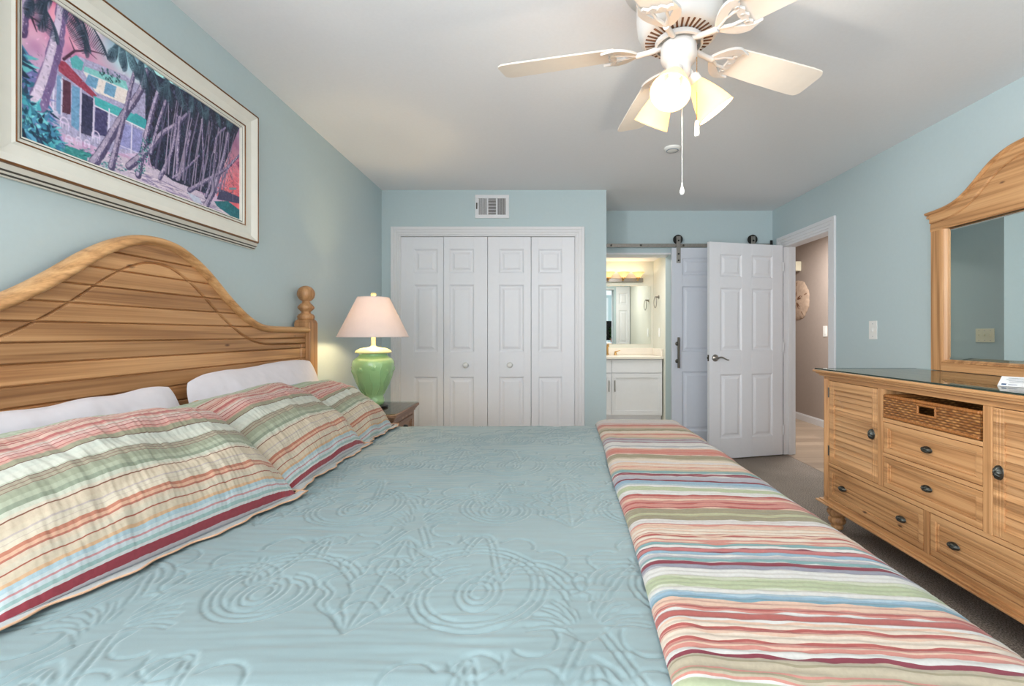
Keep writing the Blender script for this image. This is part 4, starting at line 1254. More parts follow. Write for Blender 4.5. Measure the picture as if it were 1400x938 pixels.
for i in range(700):
    a = prng.uniform(100, 886); b = prng.uniform(60 + a * .45, 420 + a * .42)
    x, y = PC(a, b)
    if not (0 <= x < NW - 1 and 0 <= y < NH - 1): continue
    c = IM[int(y), int(x)]; L = prng.uniform(2, 6); an = prng.uniform(0, 6.28)
    stroke((x, y), (x + L * math.cos(an), y + L * math.sin(an)), 1.1, .5, c * prng.uniform(.78, 1.22), 10, .8)
# ivy at the foot of one trunk
for i in range(90):
    t = prng.random(); a = 548 - 30 * t + prng.uniform(-18, 18); b = 500 + 140 * t
    x, y = PC(a, b); stroke((x, y), (x + prng.uniform(-2, 2), y + prng.uniform(-2, 2)), 1.5, .8, [(30, 110, 112), (96, 180, 170), (24, 64, 84)][prng.integers(3)], 12)
# garden leaves again, in front of the trunk foot
for i in range(240):
    a = prng.uniform(95, 235); b = prng.uniform(330, 535)
    if a > 120 + (b - 330) * .55: continue
    x, y = PC(a, b); L = prng.uniform(7, 22); an = prng.uniform(-.4, 2.6)
    c = [(30, 100, 126), (62, 160, 178), (112, 200, 208), (20, 56, 86), (64, 134, 172)][prng.integers(5)]
    stroke((x, y), (x + L * math.cos(an), y + L * math.sin(an)), prng.uniform(2, 4.5), .5, c, 14)
# palm fronds
for p, an, L in (((150, -10), -.7, 75), ((170, -15), -1.3, 70), ((225, -10), -.45, 95), ((250, -5), -.75, 100), ((270, 0), -.35, 105), ((205, -10), -1.9, 60), ((290, 30), -.9, 70), ((130, -20), -1.4, 50)):
    frond(p, an, L, (34, 54, 76), .9)
for p, an, L in (((455, 160), -1.1, 60), ((470, 165), -.6, 70), ((440, 160), -1.6, 55), ((520, 215), -.9, 80), ((540, 220), -.4, 80), ((530, 215), -1.5, 60), ((610, 275), -.9, 75), ((640, 290), -.5, 80), ((620, 280), -1.5, 70), ((700, 330), -1.0, 70), ((720, 345), -.5, 70), ((760, 370), -1.2, 65), ((790, 390), -.7, 60), ((850, 430), -1.4, 50), ((830, 415), -.9, 45)):
    frond(p, an, L, (36, 58, 78), 1.0, 26)
    frond((p[0] + 8, p[1] + 6), an - .25, L * .8, (80, 112, 128), 1.0, 20, .5)
for i in range(40):
    a = prng.uniform(375, 450); b = 255 + (a - 375) * .5 + prng.uniform(-16, 30); x, y = PC(a, b)
    stroke((x, y), (x + prng.uniform(-4, 4), y - prng.uniform(1, 4)), 1.6, .7, (44, 84, 92), 14)
line([(856, 680), (858, 735)], .9, (180, 150, 176)); line([(846, 690), (868, 690)], 3, (110, 150, 158))
IM = np.stack([blur(IM[..., q], .6) for q in range(3)], -1)
IMs = np.clip(IM / 255.0, 0, 1)
IML = np.where(IMs <= .04045, IMs / 12.92, ((IMs + .055) / 1.055) ** 2.4)
yy_ = np.linspace(PY0 - .002, PY1 + .002, NW); zz_ = np.linspace(PZ0 - .002, PZ1 + .002, NH)
Yg, Zg = np.meshgrid(yy_, zz_)
P = np.stack([np.full_like(Yg, XL + .014), Yg, Zg], -1)
mb = MB().grid(P, colr=IML)
mb.build('canvas', M['canvas'], pf)

# ------------------------------------------------------------------ nightstand, its glass and the lamp
NX0, NX1, NY0, NY1, NZT = -1.385, -.885, 2.70, 3.15, .700
ns = thing('nightstand', 'small pine nightstand between the bed and the closet doors', 'nightstand', (-1.13, 2.92, 0))
m = MB().box(NX0, NX1 + .028, NY0 - .03, NY1 + .03, NZT - .018, NZT).box(NX0, NX1 + .016, NY0 - .018, NY1 + .018, NZT - .032, NZT - .018).box(NX0, NX1 + .008, NY0 - .008, NY1 + .008, NZT - .046, NZT - .032)
m.build('top_board', M['night_y'], ns, bevel=.004)
m = MB().box(NX0, NX1 - .02, NY0, NY0 + .02, .06, NZT - .046).box(NX0, NX1 - .02, NY1 - .02, NY1, .06, NZT - .046).box(NX0, NX0 + .012, NY0 + .02, NY1 - .02, .06, NZT - .046)
m.box(NX1 - .02, NX1, NY0, NY0 + .04, .06, NZT - .046).box(NX1 - .02, NX1, NY1 - .04, NY1, .06, NZT - .046)
for z0, z1 in ((.635, NZT - .046), (.505, .525), (.33, .345), (.06, .10)):
    m.box(NX1 - .02, NX1, NY0 + .04, NY1 - .04, z0, z1)
m.box(NX0 + .012, NX1 - .02, NY0 + .02, NY1 - .02, .06, .08)
m.build('body', M['night_z'], ns, bevel=.002)
def shell_knob(mb, c, rx, rz, ax, h=.022):
    """oval shell knob standing out along ax from c; rx along y, rz along z"""
    n, k = 40, 9
    vs = []; fs = []
    for j in range(k):
        t = j / (k - 1)
        for i in range(n):
            a = 2 * PI * i / n
            rr_ = 1 + .07 * math.cos(10 * a) * (t * (1 - t) * 3)
            q = math.cos(t * PI / 2) * rr_
            vs.append((c[0] + ax * (.006 + h * math.sin(t * PI / 2) * (1 + .05 * math.cos(10 * a))), c[1] + rx * q * math.cos(a), c[2] + rz * q * math.sin(a)))
    for j in range(k - 1):
        for i in range(n):
            i2 = (i + 1) % n
            fs.append((j * n + i, j * n + i2, (j + 1) * n + i2, (j + 1) * n + i))
    fs.append(tuple(range(n)))
    mb.add(vs, fs)
    mb.tube([(c[0] - ax * .001, c[1], c[2]), (c[0] + ax * .010, c[1], c[2])], min(rx, rz) * .62, 14)
    return mb
def drawer_front(x, y0, y1, z0, z1, parent, my, knobs=(), s=-1, t=.024, planks=False, fr=.026):
    """drawer front facing -X (s=-1) or +X (s=1) at x with a raised border round a sunk field"""
    xi = x - s * .012
    y0, y1, z0, z1 = y0 + .0012, y1 - .0012, z0 + .0012, z1 - .0012
    m = MB()
    m.box(min(xi, x - s * t), max(xi, x - s * t), y0, y1, z0, z1)
    for a0, a1, b0, b1 in ((y0, y1, z0, z0 + fr), (y0, y1, z1 - fr, z1), (y0, y0 + fr, z0 + fr, z1 - fr), (y1 - fr, y1, z0 + fr, z1 - fr)):
        m.box(min(x, xi), max(x, xi), a0, a1, b0, b1)
    # inner bead step
    g = fr; h = fr + .010
    q = x - s * .006
    for a0, a1, b0, b1 in ((y0 + g, y1 - g, z0 + g, z0 + h), (y0 + g, y1 - g, z1 - h, z1 - g), (y0 + g, y0 + h, z0 + h, z1 - h), (y1 - h, y1 - g, z0 + h, z1 - h)):
        m.box(min(q, xi), max(q, xi), a0, a1, b0, b1)
    if planks:
        n = max(2, int(round((z1 - z0 - 2 * h) / .024)))
        dz = (z1 - z0 - 2 * h) / n
        for i in range(n):
            zz0 = z0 + h + i * dz
            m.box(min(xi, xi + s * .004), max(xi, xi + s * .004), y0 + h, y1 - h, zz0 + .0014, zz0 + dz - .0014)
    d = m.build('drawer', my, parent, bevel=.0018)
    for (ky, kz) in knobs:
        shell_knob(MB(), (xi + s * .004, ky, kz), .026, .0155, s).build('knob', M['bronze'], d, smooth=True, label='dark bronze oval shell knob')
    return d
drawer_front(NX1 + .004, NY0 + .042, NY1 - .042, .527, .632, ns, M['night_y'], [((NY0 + NY1) / 2, .58)], s=1)
drawer_front(NX1 + .004, NY0 + .042, NY1 - .042, .347, .503, ns, M['night_y'], [((NY0 + NY1) / 2, .425)], s=1)
drawer_front(NX1 + .004, NY0 + .042, NY1 - .042, .102, .328, ns, M['night_y'], [((NY0 + NY1) / 2, .215)], s=1)
for x in (NX0 + .05, NX1 - .045):
    for y in (NY0 + .045, NY1 - .045):
        MB().lathe([(.02, 0), (.026, .012), (.024, .024), (.032, .036), (.030, .05), (.036, .06)], (x, y, 0), 20).build('foot', M['night_z'], ns, smooth=True)
g = MB().box(NX0 + .004, NX1 + .022, NY0 - .025, NY1 + .025, NZT + .001, NZT + .007).build('nightstand_glass', M['glass'], None)
setp(g, 'clear glass sheet on top of the nightstand under the lamp', 'glass top')
GZ = NZT + .007

lp = thing('table_lamp', 'green ceramic ginger jar table lamp with white shade, lit, on the nightstand', 'lamp', (-1.085, 2.93, GZ))
LC = (-1.085, 2.93, GZ)
MB().lathe([(.0, 0), (.088, 0), (.092, .006), (.090, .013), (.074, .019), (.0, .020)], LC, 40).build('base', M['black'], lp, smooth=True, angle=50, label='round black lacquered base')
# jar with raised shells and sea grass
seg, prof = 128, [(.058, .019), (.066, .024), (.070, .040), (.064, .062), (.062, .078), (.070, .098), (.086, .128), (.102, .165), (.116, .205), (.126, .240), (.1305, .268), (.130, .288), (.124, .304), (.112, .316), (.098, .324), (.086, .330), (.084, .340), (.088, .350)]
zs2 = np.linspace(prof[0][1], prof[-1][1], 110)
pz = np.array([p[1] for p in prof]); pr_ = np.array([p[0] for p in prof])
rad = np.interp(zs2, pz, pr_)
kk2 = np.exp(-0.5 * (np.arange(-5, 6) / 2.0) ** 2); kk2 /= kk2.sum()
rad = np.convolve(np.pad(rad, 5, mode='edge'), kk2, 'valid')
th_ = np.linspace(0, 2 * PI, 385)
T_, Z_ = np.meshgrid(th_, zs2, indexing='ij')
rel = np.zeros_like(T_)
for k_ in range(14):
    t0 = k_ * 2 * PI / 14; lean = .10 * math.sin(k_ * 2.3)
    hgt = .16 + .05 * math.sin(k_ * 1.7)
    f = np.clip((Z_ - .085) / (hgt - .02), 0, 1)
    cen = t0 + lean * f + .06 * np.sin(f * 7 + k_)
    d_ = np.abs((T_ - cen + PI) % (2 * PI) - PI) * .11
    rel += .0046 * np.exp(-(d_ / (.0042 * (1.15 - f))) ** 2) * (f > 0) * (f < 1)
for k_ in range(9):
    t0 = k_ * 2 * PI / 9 + .2; z0 = .245 + .018 * math.sin(k_ * 2.1)
    d_ = np.hypot(((T_ - t0 + PI) % (2 * PI) - PI) * .125, (Z_ - z0) * 1.1)
    an_ = np.arctan2(Z_ - z0 + .02, ((T_ - t0 + PI) % (2 * PI) - PI) * .125)
    rel += .0058 * np.exp(-(d_ / .017) ** 4) * (.72 + .28 * np.cos(an_ * 16))
Rr = rad[None] + rel
P = np.stack([LC[0] + Rr * np.cos(T_), LC[1] + Rr * np.sin(T_), LC[2] + Z_], -1)
MB().grid(P).build('jar', M['ceramic'], lp, smooth=True, label='celadon green jar with raised shells and sea grass')
MB().lathe([(.088, .346), (.110, .350), (.112, .356), (.104, .366), (.080, .378), (.040, .384), (.022, .388), (.016, .394), (.013, .40), (.013, .47)], LC, 40).build('lid', M['lampneck'], lp, smooth=True, angle=50)
# shade: open cone with thickness, spider and finial
sh_ = MB().lathe([(.220, .452), (.0985, .704), (.0965, .704), (.218, .452)], LC, 64, cap=False)
sh_.lathe([(.2205, .450), (.2215, .453), (.2195, .456), (.2165, .453), (.2205, .450)], LC, 64, cap=False).lathe([(.0990, .701), (.0995, .705), (.0975, .707), (.0960, .704), (.0990, .701)], LC, 64, cap=False)
shd = sh_.build('lamp_shade', M['linen'], lp, smooth=True, angle=50)
m = MB()
for a in (0, 2 * PI / 3, 4 * PI / 3):
    m.tube([(LC[0], LC[1], LC[2] + .706), (LC[0] + .097 * math.cos(a), LC[1] + .097 * math.sin(a), LC[2] + .703)], .002, 6)
m.tube([(LC[0] + .0, LC[1] + .036, LC[2] + .47), (LC[0], LC[1] + .045, LC[2] + .56), (LC[0], LC[1] + .03, LC[2] + .66), (LC[0], LC[1], LC[2] + .71)], .0022, 6)
m.tube([(LC[0] + .0, LC[1] - .036, LC[2] + .47), (LC[0], LC[1] - .045, LC[2] + .56), (LC[0], LC[1] - .03, LC[2] + .66), (LC[0], LC[1], LC[2] + .71)], .0022, 6)
m.build('harp', M['brass'], lp)
MB().lathe([(.006, .706), (.014, .710), (.012, .714), (.016, .718), (.0175, .726), (.016, .733), (.009, .737), (0, .737)], LC, 24).build('finial', M['lampneck'], lp, smooth=True, angle=50)
MB().lathe([(.012, .47), (.016, .485), (.012, .507), (.0, .508)], LC, 16).build('socket', M['brass'], lp)
lb_ = MB()
lb_.lathe([(.009, .505), (.013, .515), (.021, .532), (.023, .546), (.019, .560), (.008, .568), (0, .569)], LC, 20)
lb_.build('bulb', M['bulb'], lp, smooth=True)
point('table_lamp_bulb', (LC[0], LC[1], LC[2] + .545), 18.0, (1.0, .74, .40), .036)

# ------------------------------------------------------------------ dresser
DX = 1.735
D0, D1 = 1.306, 2.803
dr = thing('dresser', 'long honey pine dresser with louvred doors, drawers and bun feet', 'dresser', (2.03, 2.055, 0))
m = MB().box(1.692, 2.34, D0 - .045, D1 + .047, .944, .958).box(1.704, 2.34, D0 - .032, D1 + .034, .934, .944).box(1.718, 2.34, D0 - .018, D1 + .02, .921, .934)
m.build('top_board', M['pine_y'], dr, bevel=.004)
m = MB().box(1.757, 2.335, D0 + .001, D0 + .02, .165, .921).box(1.757, 2.335, D1 - .02, D1 - .001, .165, .921).box(2.32, 2.335, D0 + .02, D1 - .02, .165, .921)
m.box(1.757, 2.32, D0 + .02, D1 - .02, .165, .185).box(1.757, 2.32, D0 + .02, D1 - .02, .382, .398)
m.box(1.757, 2.32, 2.325, 2.345, .398, .921).box(1.757, 2.32, 1.764, 1.784, .398, .921).box(1.757, 2.32, 1.784, 2.325, .735, .748)
m.build('body', M['pine_z'], dr)
for a0, a1, b0, b1 in ((D0 + .048, D1 - .048, .897, .921), (D0 + .048, D1 - .048, .380, .400), (D0 + .048, D1 - .048, .165, .188), (1.791, 2.318, .733, .752), (1.791, 2.318, .557, .575)):
    MB().box(DX, DX + .021, a0, a1, b0, b1).build('face_rail', M['pine_y'], dr, bevel=.0015)
for a0, a1 in ((D0, D0 + .048), (D1 - .048, D1)):
    m = MB().box(DX, DX + .021, a0, a1, .165, .921)
    for q in (.010, .020, .030):
        m.tube([(DX, a0 + .004 + q, .19), (DX, a0 + .004 + q, .905)], .0042, 8)
    m.build('face_stile', M['pine_z'], dr, bevel=.0015)
for a0, a1, b0, b1 in ((1.755, 1.791, .400, .897), (2.318, 2.354, .400, .897), (2.040, 2.070, .188, .380)):
    MB().box(DX, DX + .021, a0, a1, b0, b1).build('face_stile', M['pine_z'], dr, bevel=.0015)
m = MB().box(1.703, 2.338, D0 - .032, D1 + .032, .148, .158).box(1.716, 2.338, D0 - .018, D1 + .018, .158, .167)
m.build('base_moulding', M['pine_y'], dr, bevel=.003)
for x in (1.785, 2.27):
    for y in (D0 + .05, D1 - .05):
        MB().lathe([(.024, 0), (.030, .004), (.034, .018), (.028, .028), (.040, .036), (.047, .050), (.045, .064), (.034, .072), (.046, .084), (.054, .100), (.050, .116), (.036, .124), (.050, .136), (.056, .149)], (x, y, 0), 32).build('foot', M['pine_z'], dr, smooth=True)
def louvre_door(y0, y1, z0, z1, knob_y, hinge_y):
    x = DX + .002
    m = MB().box(x + .012, x + .018, y0, y1, z0, z1)
    st = .040
    for a0, a1 in ((y0, y0 + st), (y1 - st, y1)):
        m.box(x, x + .014, a0, a1, z0, z1)
        for q in (.012, .024): m.tube([(x + .0005, a0 + q + .002, z0 + .004), (x + .0005, a0 + q + .002, z1 - .004)], .0022, 6)
    m.box(x, x + .014, y0 + st, y1 - st, z1 - .048, z1).box(x, x + .014, y0 + st, y1 - st, z0, z0 + .03)
    a, b_ = z0 + .03, z1 - .048
    n = int(round((b_ - a) / .029)); dz = (b_ - a) / n
    for i in range(n):
        q0, q1 = a + i * dz, a + (i + 1) * dz
        m.add([(x + .0035, y0 + st, q0), (x + .0035, y1 - st, q0), (x + .0115, y1 - st, q1), (x + .0115, y0 + st, q1),
               (x + .013, y0 + st, q0), (x + .013, y1 - st, q0), (x + .013, y1 - st, q1), (x + .013, y0 + st, q1)],
              [(0, 1, 2, 3), (0, 4, 5, 1), (7, 6, 5, 4), (0, 3, 7, 4), (1, 5, 6, 2), (2, 6, 7, 3)])
    d = m.build('door', M['door_pine'], dr, bevel=.0008, seg=1)
    shell_knob(MB(), (x, knob_y, .652), .0165, .028, -1).build('knob', M['bronze'], d, smooth=True, label='dark bronze oval shell knob')
    for z in (z0 + .07, z1 - .07):
        MB().tube([(x - .003, hinge_y, z - .03), (x - .003, hinge_y, z + .03)], .004, 8).build('hinge', M['darknickel'], d)
    return d
M['door_pine'] = wood('louvre_pine', 1, pitch=.029, pax=2, light=(218, 172, 124), mid=(196, 148, 100), dark=(146, 100, 60))
ld = louvre_door(2.357, 2.752, .403, .894, 2.385, 2.754)
louvre_door(1.357, 1.752, .403, .894, 1.722, 1.355)
# bright scratch on the far door
MB().add([(DX + .0055, 2.70, .838), (DX + .0055, 2.704, .838), (DX + .0045, 2.630, .745), (DX + .0045, 2.625, .745)], [(0, 1, 2, 3)]).build('scratch', M['binding'], ld)
for q0, q1 in ((.577, .731), (.402, .555)):
    drawer_front(DX + .002, 1.794, 2.315, q0, q1, dr, M['pine_y'], [(2.055, (q0 + q1) / 2)])
drawer_front(DX + .002, 2.073, 2.752, .190, .377, dr, M['pine_y'], [(2.63, .282), (2.20, .282)], planks=True)
drawer_front(DX + .002, 1.358, 2.037, .190, .377, dr, M['pine_y'], [(1.92, .282), (1.49, .282)], planks=True)
g = MB().box(1.702, 2.335, D0 - .036, D1 + .038, .959, .966).build('dresser_glass', M['glass'], None)
setp(g, 'clear glass sheet covering the dresser top', 'glass top')
MB().box(1.7015, 1.7022, D0 - .036, D1 + .038, .9592, .9658).box(1.702, 2.335, D1 + .038, D1 + .0387, .9592, .9658).build('glass_edge', M['glassedge'], g, label='dark green polished glass edge')

# rattan basket in the open bay under the dresser top
bk = thing('wicker_basket', 'brown woven rattan basket in the open bay of the dresser', 'basket', (1.9, 2.055, .753))
def weave(u, v, seed=0):
    """rows v, stakes u in metres -> relief and colour"""
    row = np.floor(v / .0115); ph_ = (v / .0115) % 1
    bul = np.sin(PI * ph_)
    wv = np.sin(u / .017 * PI + row * PI)
    rel_ = .0038 * bul * (.7 + .3 * wv)
    h_ = (np.sin(row * 12.9898 + np.floor(u / .03) * 4.13) * 43758.5) % 1
    c0 = np.array([150, 96, 46]); c1 = np.array([206, 150, 88]); c2 = np.array([92, 54, 24])
    k_ = (bul ** .8 * (.74 + .26 * wv))[..., None]
    c = c2 * (1 - k_) + (c0 * (1 - h_[..., None]) + c1 * h_[..., None]) * k_
    return rel_, c
def lin_arr(c):
    s_ = np.clip(c / 255., 0, 1)
    return np.where(s_ <= .04045, s_ / 12.92, ((s_ + .055) / 1.055) ** 2.4)
BK0, BK1, BKX0, BKX1, BZ0, BZ1 = 1.799, 2.311, 1.729, 2.20, .7535, .872
hole = (2.055 - .048, 2.055 + .048, .806, .850)
m = MB()
def wpanel(y0, y1, z0, z1):
    nu, nv = max(4, int((y1 - y0) / .0022)), max(4, int((z1 - z0) / .0014))
    Yq, Zq = np.meshgrid(np.linspace(y0, y1, nu), np.linspace(z0, z1, nv), indexing='ij')
    rel_, c = weave(Yq, Zq - BZ0)
    m.grid(np.stack([BKX0 + .006 - rel_, Yq, Zq], -1), colr=lin_arr(c), flip=False)
wpanel(BK0, hole[0], BZ0, BZ1 - .012); wpanel(hole[1], BK1, BZ0, BZ1 - .012); wpanel(hole[0], hole[1], BZ0, hole[2]); wpanel(hole[0], hole[1], hole[3], BZ1 - .012)
m.build('front_weave', M['wicker'], bk, smooth=True)
m = MB()
def side(P0, P1):
    nu, nv = 120, 70
    t = np.linspace(0, 1, nu); zq = np.linspace(BZ0, BZ1 - .012, nv)
    T2, Z2 = np.meshgrid(t, zq, indexing='ij')
    P0, P1 = np.array(P0), np.array(P1); L_ = np.linalg.norm(P1 - P0)
    rel_, c = weave(T2 * L_, Z2 - BZ0)
    nn = np.array([-(P1 - P0)[1], (P1 - P0)[0]]) / L_
    m.grid(np.stack([P0[0] + (P1 - P0)[0] * T2 + nn[0] * rel_, P0[1] + (P1 - P0)[1] * T2 + nn[1] * rel_, Z2], -1), colr=lin_arr(c))
side((BKX0 + .006, BK1 - .004), (BKX1, BK1 - .004)); side((BKX1, BK0 + .004), (BKX0 + .006, BK0 + .004)); side((BKX1, BK1 - .004), (BKX1, BK0 + .004))
zf = np.full((2, 2), BZ0 + .001)
Xq, Yq = np.meshgrid([BKX0 + .006, BKX1], [BK0 + .004, BK1 - .004], indexing='ij')
m.grid(np.stack([Xq, Yq, zf], -1), colr=lin_arr(np.full((2, 2, 3), 110.)))
m.build('side_weave', M['wicker'], bk, smooth=True)
def wrap_rim(pts, r):
    out = MB(); P_ = [Vector(p) for p in pts]
    path_ = []
    for i in range(len(P_) - 1):
        n_ = max(2, int((P_[i + 1] - P_[i]).length / .004))
        for j in range(n_): path_.append(P_[i].lerp(P_[i + 1], j / n_))
    path_.append(P_[-1])
    rs = [r * (1 + .10 * math.sin(i * 1.9)) for i in range(len(path_))]
    return out.tube(path_, rs, 10)
M['rattan'] = plain('rattan_wrap', (158, 102, 52), rough=.5, var=.25, nscale=120)
xr = BKX0 + .009
wrap_rim([(xr, BK0 + .006, BZ1 - .008), (xr, BK1 - .006, BZ1 - .008), (BKX1 - .004, BK1 - .008, BZ1 - .008), (BKX1 - .004, BK0 + .008, BZ1 - .008), (xr, BK0 + .006, BZ1 - .008)], .0085).build('rim', M['rattan'], bk, smooth=True)
wrap_rim([(xr, BK0 + .006, BZ0 + .0088), (xr, BK1 - .006, BZ0 + .0088)], .008).build('bottom_rim', M['rattan'], bk, smooth=True)
wrap_rim([(xr - .002, hole[0], hole[2]), (xr - .002, hole[1], hole[2]), (xr - .002, hole[1], hole[3]), (xr - .002, hole[0], hole[3]), (xr - .002, hole[0], hole[2])], .0055).build('handle_hole', M['rattan'], bk, smooth=True)

# ------------------------------------------------------------------ arched dresser mirror
MY = 2.0545
mr = thing('dresser_mirror', 'pine framed mirror with an arched crown standing on the dresser', 'mirror', (2.29, MY, .967))
MX = 2.289
MU = 1.053 * np.array([0, .07, .15, .19, .232, .27, .306, .345, .385, .43, .487, .55, .617])
MZ = 1.176 + 1.012 * (-1.176 + np.array([2.106, 2.103, 2.094, 2.081, 2.062, 2.037, 2.006, 1.971, 1.940, 1.914, 1.898, 1.891, 1.889]))
mu = np.linspace(-.650, .650, 300)
mz = np.interp(np.abs(mu), MU, MZ)
kk3 = np.exp(-0.5 * (np.arange(-9, 10) / 4.0) ** 2); kk3 /= kk3.sum()
mz = np.convolve(np.pad(mz, 9, mode='edge'), kk3, 'valid')
HW = .629; OPW = .529; OZ0, OZ1 = 1.032, 1.777
# crown panel: dense front with a groove following the arch, cut by the opening below
ys = np.linspace(-HW, HW, 300); zq = np.linspace(OZ1, 2.115, 120)
Yg, Zg = np.meshgrid(ys, zq, indexing='ij')
topm = np.interp(ys, mu, mz)[:, None] - .012
Zc = np.minimum(Zg, topm)
pth = np.stack([mu, mz], 1); tg = np.gradient(pth, axis=0); tg /= np.linalg.norm(tg, axis=1)[:, None]
offp = pth - np.stack([-tg[:, 1], tg[:, 0]], 1) * .075
lz = np.interp(ys, offp[:, 0], offp[:, 1]); sl = np.gradient(lz, ys)
dl = np.abs(Zc - lz[:, None]) / np.sqrt(1 + sl ** 2)[:, None]
X = np.full_like(Zc, MX)
X -= np.where(Zc > lz[:, None], .006, 0)
X += .006 * np.exp(-(dl / .0028) ** 2)
m = MB().grid(np.stack([X, Yg + MY, Zc], -1))
poly_ = [(-HW + MY, OZ1)] + [(u + MY, z - .014) for u, z in zip(mu[::4], mz[::4]) if abs(u) < HW] + [(HW + MY, OZ1)]
m.prism(poly_, 'x', MX + .007, MX + .022)
m.build('crown_panel', M['pine_y'], mr, smooth=False)
pr = [(-.012 + .013 * math.sin(a), MX + .014 + .034 * math.cos(a)) for a in np.linspace(0, 2 * PI, 16, endpoint=False)]
m = MB().sweep_yz(np.stack([mu + MY, mz], 1), pr)
pr2 = [(-.032 + .010 * math.sin(a), MX + .012 + .020 * math.cos(a)) for a in np.linspace(0, 2 * PI, 12, endpoint=False)]
m.sweep_yz(np.stack([mu + MY, mz], 1), pr2)
m.build('crown_moulding', M['pine_y'], mr, smooth=True, angle=60)
for s in (-1, 1):
    a0, a1 = sorted((MY + s * HW, MY + s * (OPW + .028)))
    m = MB().box(MX + .002, MX + .022, a0, a1, .9675, 1.826).box(MX + .022, MX + .056, MY + s * HW - (.02 if s > 0 else 0), MY + s * HW + (0 if s > 0 else .02), .9675, 1.868)
    m.build('stile', M['pine_z'], mr, bevel=.003)
m = MB().box(MX + .003, MX + .021, MY - OPW - .0275, MY + OPW + .0275, .9675, OZ0 - .018)
for q in (.985, 1.0): m.box(MX + .0008, MX + .003, MY - OPW - .0275, MY + OPW + .0275, q, q + .011)
m.build('bottom_rail', M['pine_y'], mr, bevel=.002)
# inner bevelled lip round the glass
R = []
for d, x in ((.028, MX + .002), (.024, MX - .003), (.016, MX + .001), (.013, MX + .006), (.011, MX + .003), (0, MX + .014), (0, MX + .024)):
    R.append([(x, MY - OPW - d, OZ0 - d * .65), (x, MY + OPW + d, OZ0 - d * .65), (x, MY + OPW + d, OZ1 + d * .25), (x, MY - OPW - d, OZ1 + d * .25)])
vs = [p for r in R for p in r]; fs = []
for i in range(len(R) - 1):
    for k_ in range(4):
        k2_ = (k_ + 1) % 4
        fs.append((i * 4 + k_, i * 4 + k2_, (i + 1) * 4 + k2_, (i + 1) * 4 + k_))
MB().add(vs, fs).build('inner_lip', M['pine_z'], mr)
# bevelled silver glass
bv = .018
GW, GB, GT, bv = OPW + .004, OZ0 - .003, OZ1 + .003, .018
a = [(MX + .0205, MY - GW, GB), (MX + .0205, MY + GW, GB), (MX + .0205, MY + GW, GT), (MX + .0205, MY - GW, GT)]
c = [(MX + .0190, MY - GW + bv, GB + bv), (MX + .0190, MY + GW - bv, GB + bv), (MX + .0190, MY + GW - bv, GT - bv), (MX + .0190, MY - GW + bv, GT - bv)]
b_ = [(MX + .0230, p[1], p[2]) for p in a]
MB().add(a + c + b_, [(4, 5, 6, 7), (0, 1, 5, 4), (1, 2, 6, 5), (2, 3, 7, 6), (3, 0, 4, 7), (11, 10, 9, 8)]).build('mirror_glass', M['mirror'], mr)

# small tent card on the dresser glass
tc = thing('tent_card', 'small white printed tent card standing on the dresser glass', 'card', (1.8675, 1.822, .9665), rz=0)
e = Vector((.53, -.85, 0)); l_ = Vector((.85, .53, 0)); o_ = Vector((1.85, 1.85, .9668))
Lc = .098; hh = .036; dd = .062
def Q(u, w, z): return tuple(o_ + e * u + l_ * w + Vector((0, 0, z)))
m = MB().add([Q(0, 0, 0), Q(Lc, 0, 0), Q(Lc, dd, hh), Q(0, dd, hh), Q(0, dd + .002, hh - .001), Q(Lc, dd + .002, hh - .001), Q(Lc, .003, 0), Q(0, .003, 0)],
             [(0, 1, 2, 3), (4, 5, 6, 7), (0, 3, 4, 7), (1, 6, 5, 2), (3, 2, 5, 4), (0, 7, 6, 1)])
m.add([Q(0, dd, hh), Q(Lc, dd, hh), Q(Lc, dd + .034, 0), Q(0, dd + .034, 0), Q(0, dd + .036, 0), Q(Lc, dd + .036, 0), Q(Lc, dd + .002, hh), Q(0, dd + .002, hh)],
      [(0, 1, 2, 3), (4, 5, 6, 7), (0, 3, 4, 7), (1, 6, 5, 2), (0, 7, 6, 1), (2, 5, 4, 3)])
cb = m.build('card', M['paper'], tc)
m = MB()
def patch(u0, u1, t0, t1, mb):
    nrm_ = (e.cross(Vector((l_.x * dd, l_.y * dd, hh)))).normalized()
    if nrm_.z < 0: nrm_ = -nrm_
    k_ = nrm_ * .0006
    pts = [Vector(Q(u, dd * t, hh * t)) + k_ for u, t in ((u0, t0), (u1, t0), (u1, t1), (u0, t1))]
    mb.add([tuple(p) for p in pts], [(0, 1, 2, 3)])
for i, (u0, u1) in enumerate(((.022, .080), (.018, .086), (.026, .078), (.030, .072))):
    patch(u0, u1, .80 - i * .13, .84 - i * .13, m)
m.build('print_lines', M['inkgrey'], cb)
m = MB(); patch(.010, .024, .12, .26, m); patch(.030, .055, .16, .20, m); m.build('print_logo', M['ink'], cb)
